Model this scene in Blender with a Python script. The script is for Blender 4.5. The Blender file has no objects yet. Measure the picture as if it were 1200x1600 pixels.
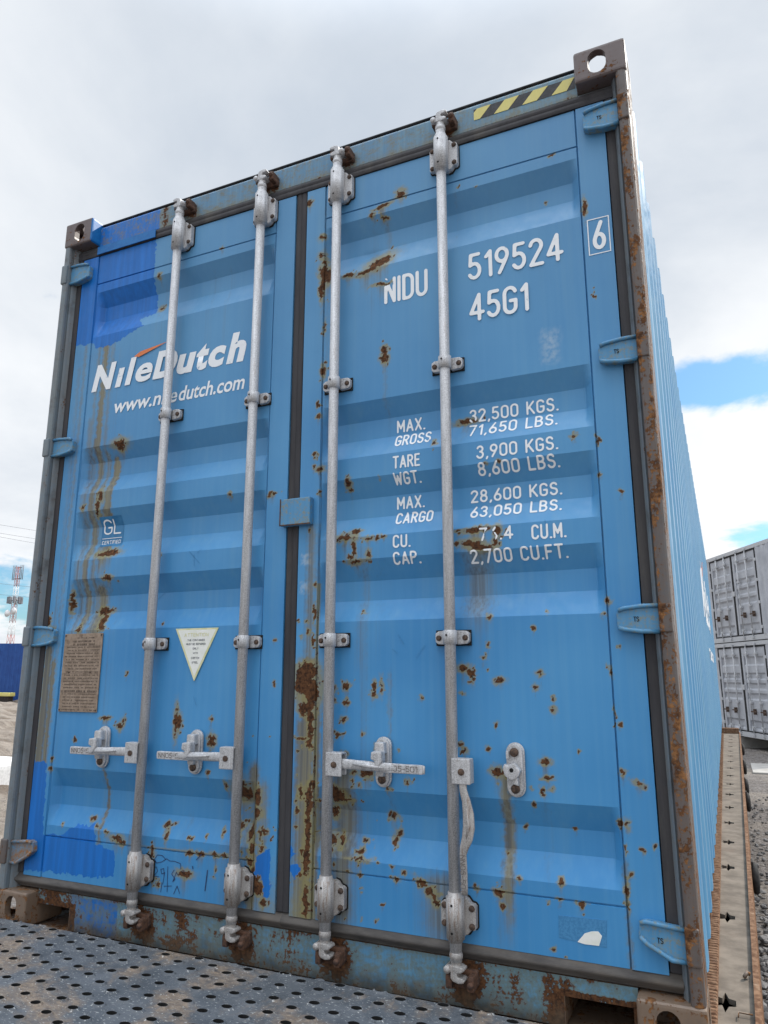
import bpy, bmesh, math, random
import numpy as np
from mathutils import Vector, Matrix, Euler
random.seed(7)
rng = np.random.default_rng(7)
R_ = math.radians
scn = bpy.context.scene
col = scn.collection
sin, cos, pi = math.sin, math.cos, math.pi

# ------------------------------------------------------------------ camera
cam_d = bpy.data.cameras.new('camera')
cam = bpy.data.objects.new('camera', cam_d); col.objects.link(cam)
cam_d.sensor_fit = 'HORIZONTAL'; cam_d.sensor_width = 36.0
cam_d.lens = 36.0 * 1138.645 / 1200.0
cam_d.clip_start = 0.05; cam_d.clip_end = 5000
yaw, pitch, roll = 0.427953, 0.2197116, 0.0003739
F = Vector((-sin(yaw) * cos(pitch), cos(yaw) * cos(pitch), sin(pitch)))
Rv = Vector((cos(yaw), sin(yaw), 0)); Uv = Rv.cross(F)
R2 = Rv * cos(roll) + Uv * sin(roll); U2 = -Rv * sin(roll) + Uv * cos(roll)
M = Matrix((R2, U2, -F)).transposed().to_4x4()
M.translation = Vector((2.547428, -2.090907, 0.896170))
cam.matrix_world = M
scn.camera = cam

# ------------------------------------------------------------------ light
SUN_AZ, SUN_EL = R_(51), R_(43)            # azimuth counted from +X towards +Y
sun_dir = Vector((cos(SUN_EL) * cos(SUN_AZ), cos(SUN_EL) * sin(SUN_AZ), sin(SUN_EL)))
sun_d = bpy.data.lights.new('sun', 'SUN'); sun = bpy.data.objects.new('sun', sun_d); col.objects.link(sun)
sun_d.energy = 3.4; sun_d.angle = R_(0.6); sun_d.color = (1.0, 0.95, 0.87)
sun.rotation_euler = (-sun_dir).to_track_quat('-Z', 'Y').to_euler()
scn.view_settings.view_transform = 'Standard'; scn.view_settings.look = 'None'
scn.view_settings.exposure = 0.20; scn.view_settings.gamma = 1.0

world = bpy.data.worlds.new('World'); scn.world = world; world.use_nodes = True
wn, wl = world.node_tree.nodes, world.node_tree.links
for n in list(wn): wn.remove(n)

class G:
    """tiny node-graph helper"""
    def __init__(s, nt): s.n, s.l = nt.nodes, nt.links
    def new(s, t, **kw):
        n = s.n.new(t)
        for k, v in kw.items(): setattr(n, k, v)
        return n
    def put(s, sock, v):
        if isinstance(v, bpy.types.NodeSocket): s.l.new(v, sock)
        elif isinstance(v, (tuple, list)) and len(v) == 3 and sock.type == 'RGBA': sock.default_value = (*v, 1)
        elif v is not None: sock.default_value = v
    def math(s, op, a, b=None, c=None, clamp=False):
        n = s.new('ShaderNodeMath', operation=op, use_clamp=clamp)
        s.put(n.inputs[0], a)
        if b is not None: s.put(n.inputs[1], b)
        if c is not None: s.put(n.inputs[2], c)
        return n.outputs[0]
    def vmath(s, op, a, b=None):
        n = s.new('ShaderNodeVectorMath', operation=op); s.put(n.inputs[0], a)
        if b is not None: s.put(n.inputs[1], b)
        return n.outputs['Value'] if op in ('DOT_PRODUCT', 'LENGTH') else n.outputs[0]
    def mix(s, f, a, b, mode='MIX'):
        n = s.new('ShaderNodeMix', data_type='RGBA', blend_type=mode)
        s.put(n.inputs[0], f); s.put(n.inputs[6], a); s.put(n.inputs[7], b)
        return n.outputs[2]
    def step(s, v, a, b, lo=0.0, hi=1.0):
        n = s.new('ShaderNodeMapRange', interpolation_type='SMOOTHSTEP')
        s.put(n.inputs[0], v); s.put(n.inputs[1], a); s.put(n.inputs[2], b); s.put(n.inputs[3], lo); s.put(n.inputs[4], hi)
        return n.outputs[0]
    def noise(s, vec, scale, detail=4, rough=.55, dist=0.0):
        n = s.new('ShaderNodeTexNoise'); s.put(n.inputs['Vector'], vec)
        n.inputs['Scale'].default_value = scale; n.inputs['Detail'].default_value = detail
        n.inputs['Roughness'].default_value = rough; n.inputs['Distortion'].default_value = dist
        return n.outputs['Fac']
    def scale(s, vec, sc, loc=(0, 0, 0)):
        n = s.new('ShaderNodeMapping'); s.put(n.inputs[0], vec)
        n.inputs['Scale'].default_value = sc; n.inputs['Location'].default_value = loc
        return n.outputs[0]
    def obj(s): return s.new('ShaderNodeTexCoord').outputs['Object']
    def attr(s, name): return s.new('ShaderNodeAttribute', attribute_name=name).outputs['Fac']

g = G(world.node_tree)
sky = g.new('ShaderNodeTexSky', sky_type='NISHITA'); sky.sun_disc = False
sky.sun_elevation = SUN_EL; sky.sun_rotation = pi / 2 - SUN_AZ; sky.air_density = 1.0; sky.dust_density = 1.0; sky.ozone_density = 1.5
d = g.vmath('NORMALIZE', g.new('ShaderNodeTexCoord').outputs['Generated'])
sep = g.new('ShaderNodeSeparateXYZ'); g.put(sep.inputs[0], d); dz = sep.outputs[2]
# clouds lie on a high flat layer: project the direction onto it
pl = g.math('ADD', g.math('MAXIMUM', dz, 0.0), 0.22)
cmb = g.new('ShaderNodeCombineXYZ')
g.put(cmb.inputs[0], g.math('DIVIDE', sep.outputs[0], pl)); g.put(cmb.inputs[1], g.math('DIVIDE', sep.outputs[1], pl))
cv = cmb.outputs[0]
n1 = g.noise(cv, 0.9, 7, .55, .3)
n2 = g.noise(g.scale(cv, (1, 1, 1), (3.1, 7.7, 0)), 2.6, 6, .6, .2)
n3 = g.noise(g.scale(cv, (1, 1, 1), (13.1, 2.7, 0)), 0.45, 3, .5)
def gap(dirv, size, w=1.0):
    dv = Vector(dirv).normalized()
    dist = g.vmath('LENGTH', g.vmath('MULTIPLY', g.vmath('SUBTRACT', d, tuple(dv)), (1.0, 1.0, 2.6)))
    return g.step(dist, size, 0.0, 0.0, w)
hole = g.math('MAXIMUM', gap((0.05, 1.04, 0.385), 0.165, 0.72), gap((-0.90, 0.75, 0.10), 0.22, 0.45))
hole = g.math('MAXIMUM', hole, gap((0.10, 1.1, 0.19), 0.12, 0.5))
cover = g.math('SUBTRACT', g.math('ADD', 0.62, g.math('MULTIPLY', g.math('SUBTRACT', n2, .5), 1.5)), hole)
cover = g.step(cover, 0.14, 0.42)
bright = g.math('ADD', g.math('MULTIPLY', g.step(n1, .35, .7), .8), g.math('MULTIPLY', n2, .4))
# whiter towards the horizon and around the gaps, greyer high up
low = g.step(dz, 0.55, 0.12)
east = g.step(g.math('ADD', sep.outputs[0], g.math('MULTIPLY', sep.outputs[1], 0.2)), -0.45, 0.5)
bf = g.math('ADD', g.math('MULTIPLY', bright, .72), g.math('MULTIPLY', g.math('MULTIPLY', low, g.math('ADD', east, .35)), .65), clamp=True)
ccol = g.mix(bf, (4.4, 5.1, 6.05), (9.2, 9.35, 9.5))
ccol = g.mix(1.0, ccol, g.math('MULTIPLY', g.step(dz, .70, .95, 1.0, 4.2), g.step(sep.outputs[1], .15, -.5, 1.0, 1.2)), 'MULTIPLY')  # unseen zenith and sky behind the camera brightened to strengthen the door relief
wc = g.mix(cover, g.mix(1.0, sky.outputs[0], (0.85, 1.25, 1.45), 'MULTIPLY'), ccol)
bg = g.new('ShaderNodeBackground'); g.put(bg.inputs[0], wc); bg.inputs[1].default_value = 0.1
wo = g.new('ShaderNodeOutputWorld'); g.l.new(bg.outputs[0], wo.inputs[0])

# ------------------------------------------------------------------ materials
def mat(name):
    m = bpy.data.materials.new(name); m.use_nodes = True
    nt = m.node_tree
    for n in list(nt.nodes): nt.nodes.remove(n)
    gg = G(nt)
    b = gg.new('ShaderNodeBsdfPrincipled'); o = gg.new('ShaderNodeOutputMaterial')
    gg.l.new(b.outputs[0], o.inputs[0])
    return m, gg, b
def bump(gg, b, h, dist=.002, strength=.5, normal=None):
    n = gg.new('ShaderNodeBump'); gg.put(n.inputs['Height'], h)
    n.inputs['Distance'].default_value = dist; n.inputs['Strength'].default_value = strength
    if normal: gg.put(n.inputs['Normal'], normal)
    gg.l.new(n.outputs[0], b.inputs['Normal']); return n.outputs[0]

RUST_D, RUST_M, RUST_L = (.034, .018, .012), (.115, .052, .024), (.28, .135, .055)
def paint(name, base, base2, rust=0.0, streak=.5, spots=0.0, faded=(.30, .42, .40), fade_amt=.15, grime=0.0,
          fresh=(.002, .118, .42), rough=.42, rscale=1.0, low_grime=None, light_rust=0.0, halo_c=(.25, .215, .085), topfade=0.0, midr=.8, rstretch=1.0):
    """weathered container paint; mesh attributes rust / stain / fresh / pale steer it where present"""
    m, gg, b = mat(name)
    P = gg.obj()
    big = gg.noise(P, 1.7, 3, .5)
    vert = gg.noise(gg.scale(P, (55, 55, 1.3)), 1.0, 5, .6)
    vert2 = gg.noise(gg.scale(P, (17, 17, .7), (5, 3, 1)), 1.0, 4, .6)
    fine = gg.noise(P, 90 * rscale, 5, .65)
    mid = gg.noise(gg.scale(P, (1, 1, rstretch)), 22 * rscale, 6, .62)
    c = gg.mix(gg.step(big, .3, .7), base, base2)
    c = gg.mix(gg.math('MULTIPLY', gg.step(vert, .42, .75), .30 * streak + .05), c, faded)
    c = gg.mix(gg.math('MULTIPLY', gg.step(vert2, .5, .85), fade_amt), c, faded)
    c = gg.mix(gg.math('MULTIPLY', gg.step(vert, .58, .36), .18 * streak), c, tuple(x * .45 for x in base))
    if topfade:
        tz = gg.new('ShaderNodeSeparateXYZ'); gg.put(tz.inputs[0], P)
        c = gg.mix(gg.step(gg.math('ADD', tz.outputs[2], gg.math('MULTIPLY', big, .8)), .9, 3.0, 0.0, topfade), c, (.17, .29, .38))
    # fresh paint brushed over repairs
    fr = gg.step(gg.math('ADD', gg.attr('fresh'), gg.math('MULTIPLY', gg.math('SUBTRACT', gg.noise(gg.scale(P, (1, 1, .45)), 70, 5, .7), .5), .55)), .47, .53)
    fc = gg.mix(gg.step(gg.noise(gg.scale(P, (50, 50, 3)), 1, 4), .3, .8), fresh, tuple(x * 1.35 for x in fresh))
    pl_ = gg.attr('pale')
    c = gg.mix(gg.math('MULTIPLY', pl_, gg.step(gg.noise(gg.scale(P, (1, 1, 1)), 60, 3), .25, .7)), c, (.45, .52, .58))
    # run-down stains
    stv = gg.noise(gg.scale(P, (95, 95, 1.1), (1, 9, 4)), 1.0, 5, .65)
    sa = gg.attr('stain')
    st = gg.math('MULTIPLY', gg.step(gg.math('ADD', sa, gg.math('MULTIPLY', gg.math('SUBTRACT', stv, .5), 1.1)), .12, .85), gg.math('MULTIPLY', sa, 1.3, clamp=True))
    stc = gg.mix(gg.step(stv, .35, .7), (.23, .19, .085), (.10, .082, .055))
    c = gg.mix(gg.math('MULTIPLY', st, .88, clamp=True), c, stc)
    c = gg.mix(gg.math('MULTIPLY', fr, .97), c, fc)
    # rust
    ra = gg.attr('rust')
    nn = gg.math('ADD', gg.math('MULTIPLY', gg.math('SUBTRACT', mid, .5), midr), gg.math('MULTIPLY', gg.math('SUBTRACT', fine, .5), 1.05))
    rv = gg.math('ADD', gg.math('ADD', ra, rust), nn)
    if spots:
        vo = gg.new('ShaderNodeTexVoronoi', feature='F1'); gg.put(vo.inputs['Vector'], P); vo.inputs['Scale'].default_value = 26
        vr = gg.new('ShaderNodeSeparateColor'); gg.put(vr.inputs[0], vo.outputs['Color'])
        sp = gg.math('MULTIPLY', gg.step(vo.outputs['Distance'], .17, .02), gg.step(vr.outputs[0], 1 - spots, 1 - spots + .02))
        rv = gg.math('ADD', rv, gg.math('MULTIPLY', sp, .75))
    rm = gg.step(rv, .47, .56)
    hv = gg.math('ADD', gg.math('ADD', ra, rust), gg.math('MULTIPLY', nn, .22)) if rust < .1 else rv
    halo = gg.math('MULTIPLY', gg.step(hv, .07 if rust < .1 else .02, .40 if rust < .1 else .46), gg.math('SUBTRACT', 1.0, rm))
    c = gg.mix(gg.math('MULTIPLY', halo, .78), c, halo_c)
    rc = gg.mix(gg.step(fine, .35, .62), RUST_D, RUST_M)
    rc = gg.mix(gg.step(gg.noise(P, 38, 6, .7), .55 - light_rust, .78 - light_rust), rc, RUST_L)
    c = gg.mix(rm, c, rc)
    if grime:
        gr = gg.step(gg.noise(P, 7, 6, .65), .72 - grime, .95 - grime)
        c = gg.mix(gg.math('MULTIPLY', gr, .75), c, (.045, .040, .036))
    if low_grime:
        sz = gg.new('ShaderNodeSeparateXYZ'); gg.put(sz.inputs[0], P)
        gr = gg.step(gg.math('ADD', sz.outputs[2], gg.math('MULTIPLY', gg.math('SUBTRACT', gg.noise(P, 16, 6, .7), .5), .13)), low_grime[1], low_grime[0])
        c = gg.mix(gg.math('MULTIPLY', gr, .85), c, gg.mix(gg.step(mid, .4, .6), (.05, .042, .034), (.11, .085, .06)))
    gg.put(b.inputs['Base Color'], c)
    gg.put(b.inputs['Roughness'], gg.mix(rm, gg.mix(gg.step(mid, .3, .7), (rough - .05,) * 3, (rough + .12,) * 3), (.9, .9, .9)))
    gg.put(b.inputs['Specular IOR Level'], gg.mix(rm, (.42,) * 3, (.15,) * 3))
    h = gg.math('ADD', gg.math('MULTIPLY', gg.math('MULTIPLY', rm, fine), 1.1), gg.math('ADD', gg.math('MULTIPLY', rm, -.35), gg.math('ADD', gg.math('MULTIPLY', fr, .15), gg.math('MULTIPLY', gg.noise(P, 9, 3), .55))))
    bump(gg, b, h, .0022, .6)
    return m

def simple(name, c1, c2, scale=30, rough=.6, metal=0.0, b_d=.001, b_s=.4, stretch=(1, 1, 1), c3=None, th=(.35, .65), th3=(.62, .72), spec=.4, detail=6):
    m, gg, b = mat(name); P = gg.scale(gg.obj(), stretch)
    n = gg.noise(P, scale, detail, .65)
    c = gg.mix(gg.step(n, *th), c1, c2)
    if c3: c = gg.mix(gg.step(gg.noise(gg.scale(P, (1, 1, 1), (3, 4, 5)), scale * .37, 6, .7), *th3), c, c3)
    gg.put(b.inputs['Base Color'], c); b.inputs['Roughness'].default_value = rough; b.inputs['Metallic'].default_value = metal
    b.inputs['Specular IOR Level'].default_value = spec
    bump(gg, b, n, b_d, b_s)
    return m

BLUE, BLUE2 = (.038, .220, .485), (.066, .282, .555)
MT = {}
MT['door'] = paint('door paint', BLUE, BLUE2, streak=.22, spots=.012, faded=(.155, .33, .45), fade_amt=.30, topfade=.34)
MT['head'] = paint('header paint', (.090, .22, .37), (.12, .24, .33), rust=.14, midr=1.2, halo_c=(.17, .16, .11), streak=.9, faded=(.20, .28, .27), fade_amt=.5, grime=.10)
MT['sill'] = paint('sill paint', (.085, .25, .44), (.11, .27, .40), rust=.25, midr=1.3, halo_c=(.13, .16, .13), streak=1.0, faded=(.16, .27, .32), fade_amt=.5, grime=.1, low_grime=(-.02, .075))
MT['postblue'] = paint('faded post paint', (.15, .20, .245), (.16, .19, .21), rust=.24, streak=1.2, faded=(.19, .21, .20), fade_amt=.6, grime=.22, halo_c=(.16, .165, .17), midr=1.3, rstretch=.35)
MT['postrust'] = paint('rusted post paint', (.105, .11, .12), (.095, .085, .085), rust=.47, streak=1.0, faded=(.17, .14, .12), fade_amt=.5, grime=.2, light_rust=.12, halo_c=(.115, .088, .075), midr=1.5, rstretch=.30)
MT['casting'] = paint('rusted casting', (.135, .110, .110), (.155, .120, .112), rust=.34, streak=.4, faded=(.19, .14, .12), grime=.12, light_rust=.05, rscale=.8, halo_c=(.13, .10, .095), midr=1.3)
MT['castlow'] = paint('scaled casting', (.15, .115, .09), (.205, .15, .11), rust=.44, streak=.4, faded=(.35, .25, .17), grime=.2, light_rust=.12, rscale=.8, halo_c=(.19, .13, .09), midr=1.2)
MT['hinge'] = paint('hinge paint', (.060, .23, .44), (.085, .27, .46), spots=.05, rust=.12, streak=.6, faded=(.17, .28, .34), fade_amt=.4, grime=.05)
MT['side'] = paint('side wall paint', (.075, .27, .50), (.12, .32, .52), streak=1.0, spots=.03, faded=(.22, .42, .52), fade_amt=.5, rough=.33)
MT['freshblue'] = simple('fresh blue paint', (.003, .115, .36), (.007, .15, .42), 40, .4)
MT['gasket'] = simple('rubber gasket', (.032, .031, .035), (.048, .046, .050), 14, .75, stretch=(1, 1, .2), c3=(.085, .078, .070), th3=(.5, .8))
MT['gasketlow'] = simple('dusty rubber gasket', (.055, .050, .048), (.105, .095, .086), 22, .8, stretch=(.25, 1, 1), c3=(.14, .115, .09), th3=(.5, .8))
def galv(name, a, bcol, drip, prob):
    m, gg, b = mat(name); P = gg.obj()
    c = gg.mix(gg.step(gg.noise(P, 360, 4, .7), .36, .62), a, bcol)
    c = gg.mix(gg.math('MULTIPLY', gg.step(gg.noise(gg.scale(P, (70, 70, 5)), 1, 5, .65), .42, .72), .6), c, tuple(x * 1.25 for x in bcol))
    c = gg.mix(gg.math('MULTIPLY', gg.step(gg.noise(gg.scale(P, (60, 60, 9), (2, 5, 1)), 1, 6, .7), prob, prob + .16), .8), c, drip)
    c = gg.mix(gg.math('MULTIPLY', gg.step(gg.noise(P, 36, 6, .75), .60, .72), .55), c, tuple(x * .45 for x in a))
    gg.put(b.inputs['Base Color'], c); b.inputs['Roughness'].default_value = .52; b.inputs['Metallic'].default_value = .25
    bump(gg, b, gg.noise(P, 240, 4, .6), .0005, .5); return m
MT['galv'] = galv('weathered galvanised steel', (.27, .265, .27), (.55, .55, .56), (.24, .165, .12), .60)
MT['galvlow'] = galv('stained galvanised steel', (.23, .215, .205), (.45, .43, .415), (.20, .125, .08), .50)
MT['_a'] = simple('weathered galvanised steel', (.15, .145, .15), (.56, .56, .58), 300, .6, .2, .0004, .5, stretch=(1, 1, .5), c3=(.33, .29, .26), th=(.36, .60), th3=(.58, .80), detail=4)
MT['_b'] = simple('stained galvanised steel', (.13, .11, .10), (.48, .45, .43), 280, .7, .15, .0005, .6, stretch=(1, 1, .5), c3=(.25, .17, .12), th=(.36, .62), th3=(.50, .76), detail=4)
MT['bolt'] = simple('rusty bolt', (.045, .032, .027), (.12, .075, .052), 120, .8)
MT['keeper'] = simple('rusted keeper', (.040, .026, .022), (.13, .065, .040), 50, .85, c3=(.17, .15, .13), th3=(.6, .8))
MT['white'] = simple('white lettering paint', (.70, .72, .74), (.80, .82, .84), 60, .5, th=(.2, .5), c3=(.36, .48, .58), th3=(.62, .70), b_s=.1)
MT['orange'] = simple('orange logo paint', (.62, .17, .055), (.72, .21, .07), 60, .5)
MT['yellow'] = paint('yellow tape', (.62, .55, .16), (.66, .58, .22), rust=.05, streak=.3, faded=(.62, .58, .36), rough=.35)
MT['black'] = simple('black tape', (.015, .015, .017), (.035, .035, .04), 60, .4)
MT['ink'] = simple('dark blue marker ink', (.012, .03, .10), (.03, .06, .14), 60, .5)
MT['print'] = simple('faint grey print', (.10, .11, .13), (.22, .23, .25), 60, .6)
MT['sticker'] = simple('white sticker', (.74, .75, .68), (.80, .80, .77), 25, .35, b_s=.05)
MT['stickeredge'] = simple('yellowed sticker edge', (.60, .60, .30), (.72, .70, .45), 30, .4)
MT['certblue'] = simple('blue certificate sticker', (.02, .15, .33), (.04, .20, .40), 30, .4)
MT['plate'] = simple('bronzed data plate', (.25, .185, .135), (.34, .26, .20), 60, .5, .3, c3=(.13, .09, .065), th3=(.55, .75))
MT['platemark'] = simple('embossed plate marks', (.07, .05, .04), (.13, .095, .07), 60, .6)
MT['residue'] = simple('glue residue', (.040, .185, .38), (.058, .23, .45), 140, .6, th=(.4, .6))
MT['relief'] = simple('relief lettering', (.13, .115, .11), (.20, .18, .17), 200, .7)
MT['hole'] = simple('hole and shade black', (.008, .008, .008), (.012, .012, .012), 20, .9)  # also blackens shade rims behind fittings and the walkway hole walls
MT['under0'] = simple('header shadow grey', (.045, .05, .06), (.09, .085, .085), 20, .8)  # dark colour for the shadow line along the header top
MT['rusthinge'] = paint('rust coated hinge', (.08, .23, .40), (.10, .26, .42), rust=.38, midr=1.4, light_rust=.30, halo_c=(.24, .14, .06))

# ------------------------------------------------------------------ object helpers
WL = {}                                             # world location of every top-level / part origin
def link(o, parent=None, wloc=(0, 0, 0)):
    col.objects.link(o); wl_ = Vector(wloc)
    if parent is not None:
        o.parent = parent; o.location = wl_ - WL[parent.name]
    else: o.location = wl_
    WL[o.name] = wl_
    return o
def thing(name, label, cat, loc=(0, 0, 0), rotz=0, group=None):
    o = bpy.data.objects.new(name, None); link(o, None, loc); o.rotation_euler = (0, 0, rotz)
    o.empty_display_size = .2
    tag(o, label, cat, group); return o
def tag(o, label, cat, group=None):
    o['label'] = label; o['category'] = cat
    if group: o['group'] = group
    return o
def kind(o, k): o['kind'] = k; return o

class B:
    """collects shapes in world coordinates (or local ones) into one mesh object"""
    def __init__(s, *mats): s.bm = bmesh.new(); s.m = list(mats)
    def _merge(s, t, mi, smooth):
        for f in t.faces: f.material_index = mi; f.smooth = smooth
        me = bpy.data.meshes.new('t'); t.to_mesh(me); t.free(); s.bm.from_mesh(me); bpy.data.meshes.remove(me)
    def box(s, x0, x1, y0, y1, z0, z1, bev=0.0, mi=0, seg=2, mtx=None):
        t = bmesh.new(); bmesh.ops.create_cube(t, size=1)
        for v in t.verts: v.co = Vector((x0 + (v.co.x + .5) * (x1 - x0), y0 + (v.co.y + .5) * (y1 - y0), z0 + (v.co.z + .5) * (z1 - z0)))
        if bev: bmesh.ops.bevel(t, geom=list(t.edges), offset=bev, segments=seg, profile=.6, affect='EDGES')
        if mtx: t.transform(mtx)
        s._merge(t, mi, False); return s
    def prism(s, pts, a0, a1, axis='y', bev=0.0, mi=0, seg=2, mtx=None, smooth=False):
        """polygon in the plane across `axis`, extruded from a0 to a1"""
        t = bmesh.new()
        def P(u, v, a): return {'y': (u, a, v), 'z': (u, v, a), 'x': (a, u, v)}[axis]
        va = [t.verts.new(P(u, v, a0)) for u, v in pts]; vb = [t.verts.new(P(u, v, a1)) for u, v in pts]
        t.faces.new(va); t.faces.new(vb[::-1]); n = len(pts)
        for i in range(n): t.faces.new((va[i], vb[i], vb[(i + 1) % n], va[(i + 1) % n]))
        bmesh.ops.recalc_face_normals(t, faces=list(t.faces))
        if bev: bmesh.ops.bevel(t, geom=list(t.edges), offset=bev, segments=seg, profile=.6, affect='EDGES', clamp_overlap=True)
        if mtx: t.transform(mtx)
        s._merge(t, mi, smooth); return s
    def lathe(s, prof, c=(0, 0, 0), axis='z', n=20, mi=0, smooth=True, a0=0, a1=2 * pi):
        """prof: list of (position along axis, radius)"""
        t = bmesh.new(); rings = []; full = abs(a1 - a0 - 2 * pi) < 1e-6; m = n if full else n + 1
        for h, r in prof:
            ring = []
            for i in range(m):
                a = a0 + (a1 - a0) * i / n; u, v = r * cos(a), r * sin(a)
                p = {'z': (u, v, h), 'y': (u, h, v), 'x': (h, u, v)}[axis]
                ring.append(t.verts.new(Vector(p) + Vector(c)))
            rings.append(ring)
        for k in range(len(rings) - 1):
            for i in range(n if full else n):
                j = (i + 1) % m
                if not full and i == n: continue
                t.faces.new((rings[k][i], rings[k][j], rings[k + 1][j], rings[k + 1][i]))
        if full:
            if prof[0][1] > 1e-6: t.faces.new(rings[0][::-1])
            if prof[-1][1] > 1e-6: t.faces.new(rings[-1])
        bmesh.ops.remove_doubles(t, verts=list(t.verts), dist=1e-7)
        bmesh.ops.recalc_face_normals(t, faces=list(t.faces))
        s._merge(t, mi, smooth); return s
    def tube(s, path, r, n=10, mi=0, smooth=True, flat=None):
        """round (or flattened: flat=(ru, rv)) tube along a path"""
        t = bmesh.new(); P = [Vector(p) for p in path]; rings = []
        for i, p in enumerate(P):
            tg = ((P[min(i + 1, len(P) - 1)] - P[max(i - 1, 0)])).normalized()
            ref = Vector((0, 1, 0)) if abs(tg.y) < .9 else Vector((0, 0, 1))
            u = tg.cross(ref).normalized(); v = u.cross(tg).normalized()
            rr = r[i] if isinstance(r, (list, tuple)) else r
            fu, fv = flat[i] if isinstance(flat, list) else (flat or (1, 1))
            rings.append([t.verts.new(p + u * rr * fu * cos(2 * pi * k / n) + v * rr * fv * sin(2 * pi * k / n)) for k in range(n)])
        for k in range(len(rings) - 1):
            for i in range(n): t.faces.new((rings[k][i], rings[k][(i + 1) % n], rings[k + 1][(i + 1) % n], rings[k + 1][i]))
        t.faces.new(rings[0][::-1]); t.faces.new(rings[-1])
        bmesh.ops.recalc_face_normals(t, faces=list(t.faces))
        s._merge(t, mi, smooth); return s
    def bolt(s, x, y, z, r=.009, h=.007, mi=1):
        """round head facing -Y"""
        s.lathe([(y, r), (y - h * .55, r), (y - h * .9, r * .75), (y - h, 0.0)], (x, 0, z), 'y', 14, mi); return s
    def quad(s, pts, mi=0):
        f = s.bm.faces.new([s.bm.verts.new(p) for p in pts]); f.material_index = mi; return s
    def build(s, name, parent=None, wloc=(0, 0, 0), local=False):
        """local=False: shapes were given in world coordinates"""
        me = bpy.data.meshes.new(name)
        if not local: bmesh.ops.translate(s.bm, verts=list(s.bm.verts), vec=-Vector(wloc))
        s.bm.to_mesh(me); s.bm.free()
        for m in s.m: me.materials.append(m)
        o = bpy.data.objects.new(name, me); return link(o, parent, wloc)

def mesh_np(name, co, faces, mats, parent=None, wloc=(0, 0, 0), attrs=None, smooth=False):
    me = bpy.data.meshes.new(name)
    co = np.asarray(co, dtype=np.float32) - np.array(wloc, dtype=np.float32)
    faces = np.asarray(faces, dtype=np.int32); nf, k = faces.shape
    me.vertices.add(len(co)); me.vertices.foreach_set('co', co.ravel())
    me.loops.add(nf * k); me.loops.foreach_set('vertex_index', faces.ravel())
    me.polygons.add(nf); me.polygons.foreach_set('loop_start', np.arange(0, nf * k, k, dtype=np.int32))
    me.polygons.foreach_set('loop_total', np.full(nf, k, dtype=np.int32))
    me.polygons.foreach_set('use_smooth', np.full(nf, smooth, dtype=bool))
    me.update(calc_edges=True)
    for m in (mats if isinstance(mats, list) else [mats]): me.materials.append(m)
    if attrs:
        for a, v in attrs.items():
            at = me.attributes.new(a, 'FLOAT', 'POINT'); at.data.foreach_set('value', np.asarray(v, dtype=np.float32).ravel())
    o = bpy.data.objects.new(name, me); return link(o, parent, wloc)

def grid_faces(nx, nz, keep=None):
    i = np.arange(nx - 1); k = np.arange(nz - 1); I, K = np.meshgrid(i, k)
    a = (K * nx + I); f = np.stack([a, a + 1, a + nx + 1, a + nx], -1).reshape(-1, 4)
    return f if keep is None else f[keep.ravel()]
def axis_pts(lo, hi, step, extra=()):
    p = np.arange(lo, hi, step); p = np.append(p, hi)
    ex = np.array([e for e in extra if lo < e < hi])
    for e in ex: p = p[np.abs(p - e) > step * .3]
    p = np.sort(np.concatenate([p, ex])); return p

# ------------------------------------------------------------------ the door profile and its weathering, in metres
CORR = [(2.540, 2.479, 2.413, 2.326), (1.822, 1.760, 1.692, 1.622), (1.548, 1.483, 1.414, 1.345), (1.269, 1.200, 1.135, 1.066), (.551, .481, .415, .346)]
DY, DEPTH = .050, .036
PANELS = ((.174, 1.108), (1.328, 2.264))
def dprof(x, z):
    """door surface y at x, z (numpy arrays)"""
    x = np.asarray(x, float); z = np.asarray(z, float); d = np.zeros(np.broadcast(x, z).shape)
    for a, b, c, e in CORR:
        d = np.maximum(d, np.clip(np.minimum((a - z) / (a - b), (z - e) / (c - e)), 0, 1))
    s = np.zeros_like(d)
    for p0, p1 in PANELS: s = np.maximum(s, np.clip(np.minimum((x - p0) / .028, (p1 - x) / .028), 0, 1))
    return DY + DEPTH * np.minimum(d, 1) * s

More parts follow.
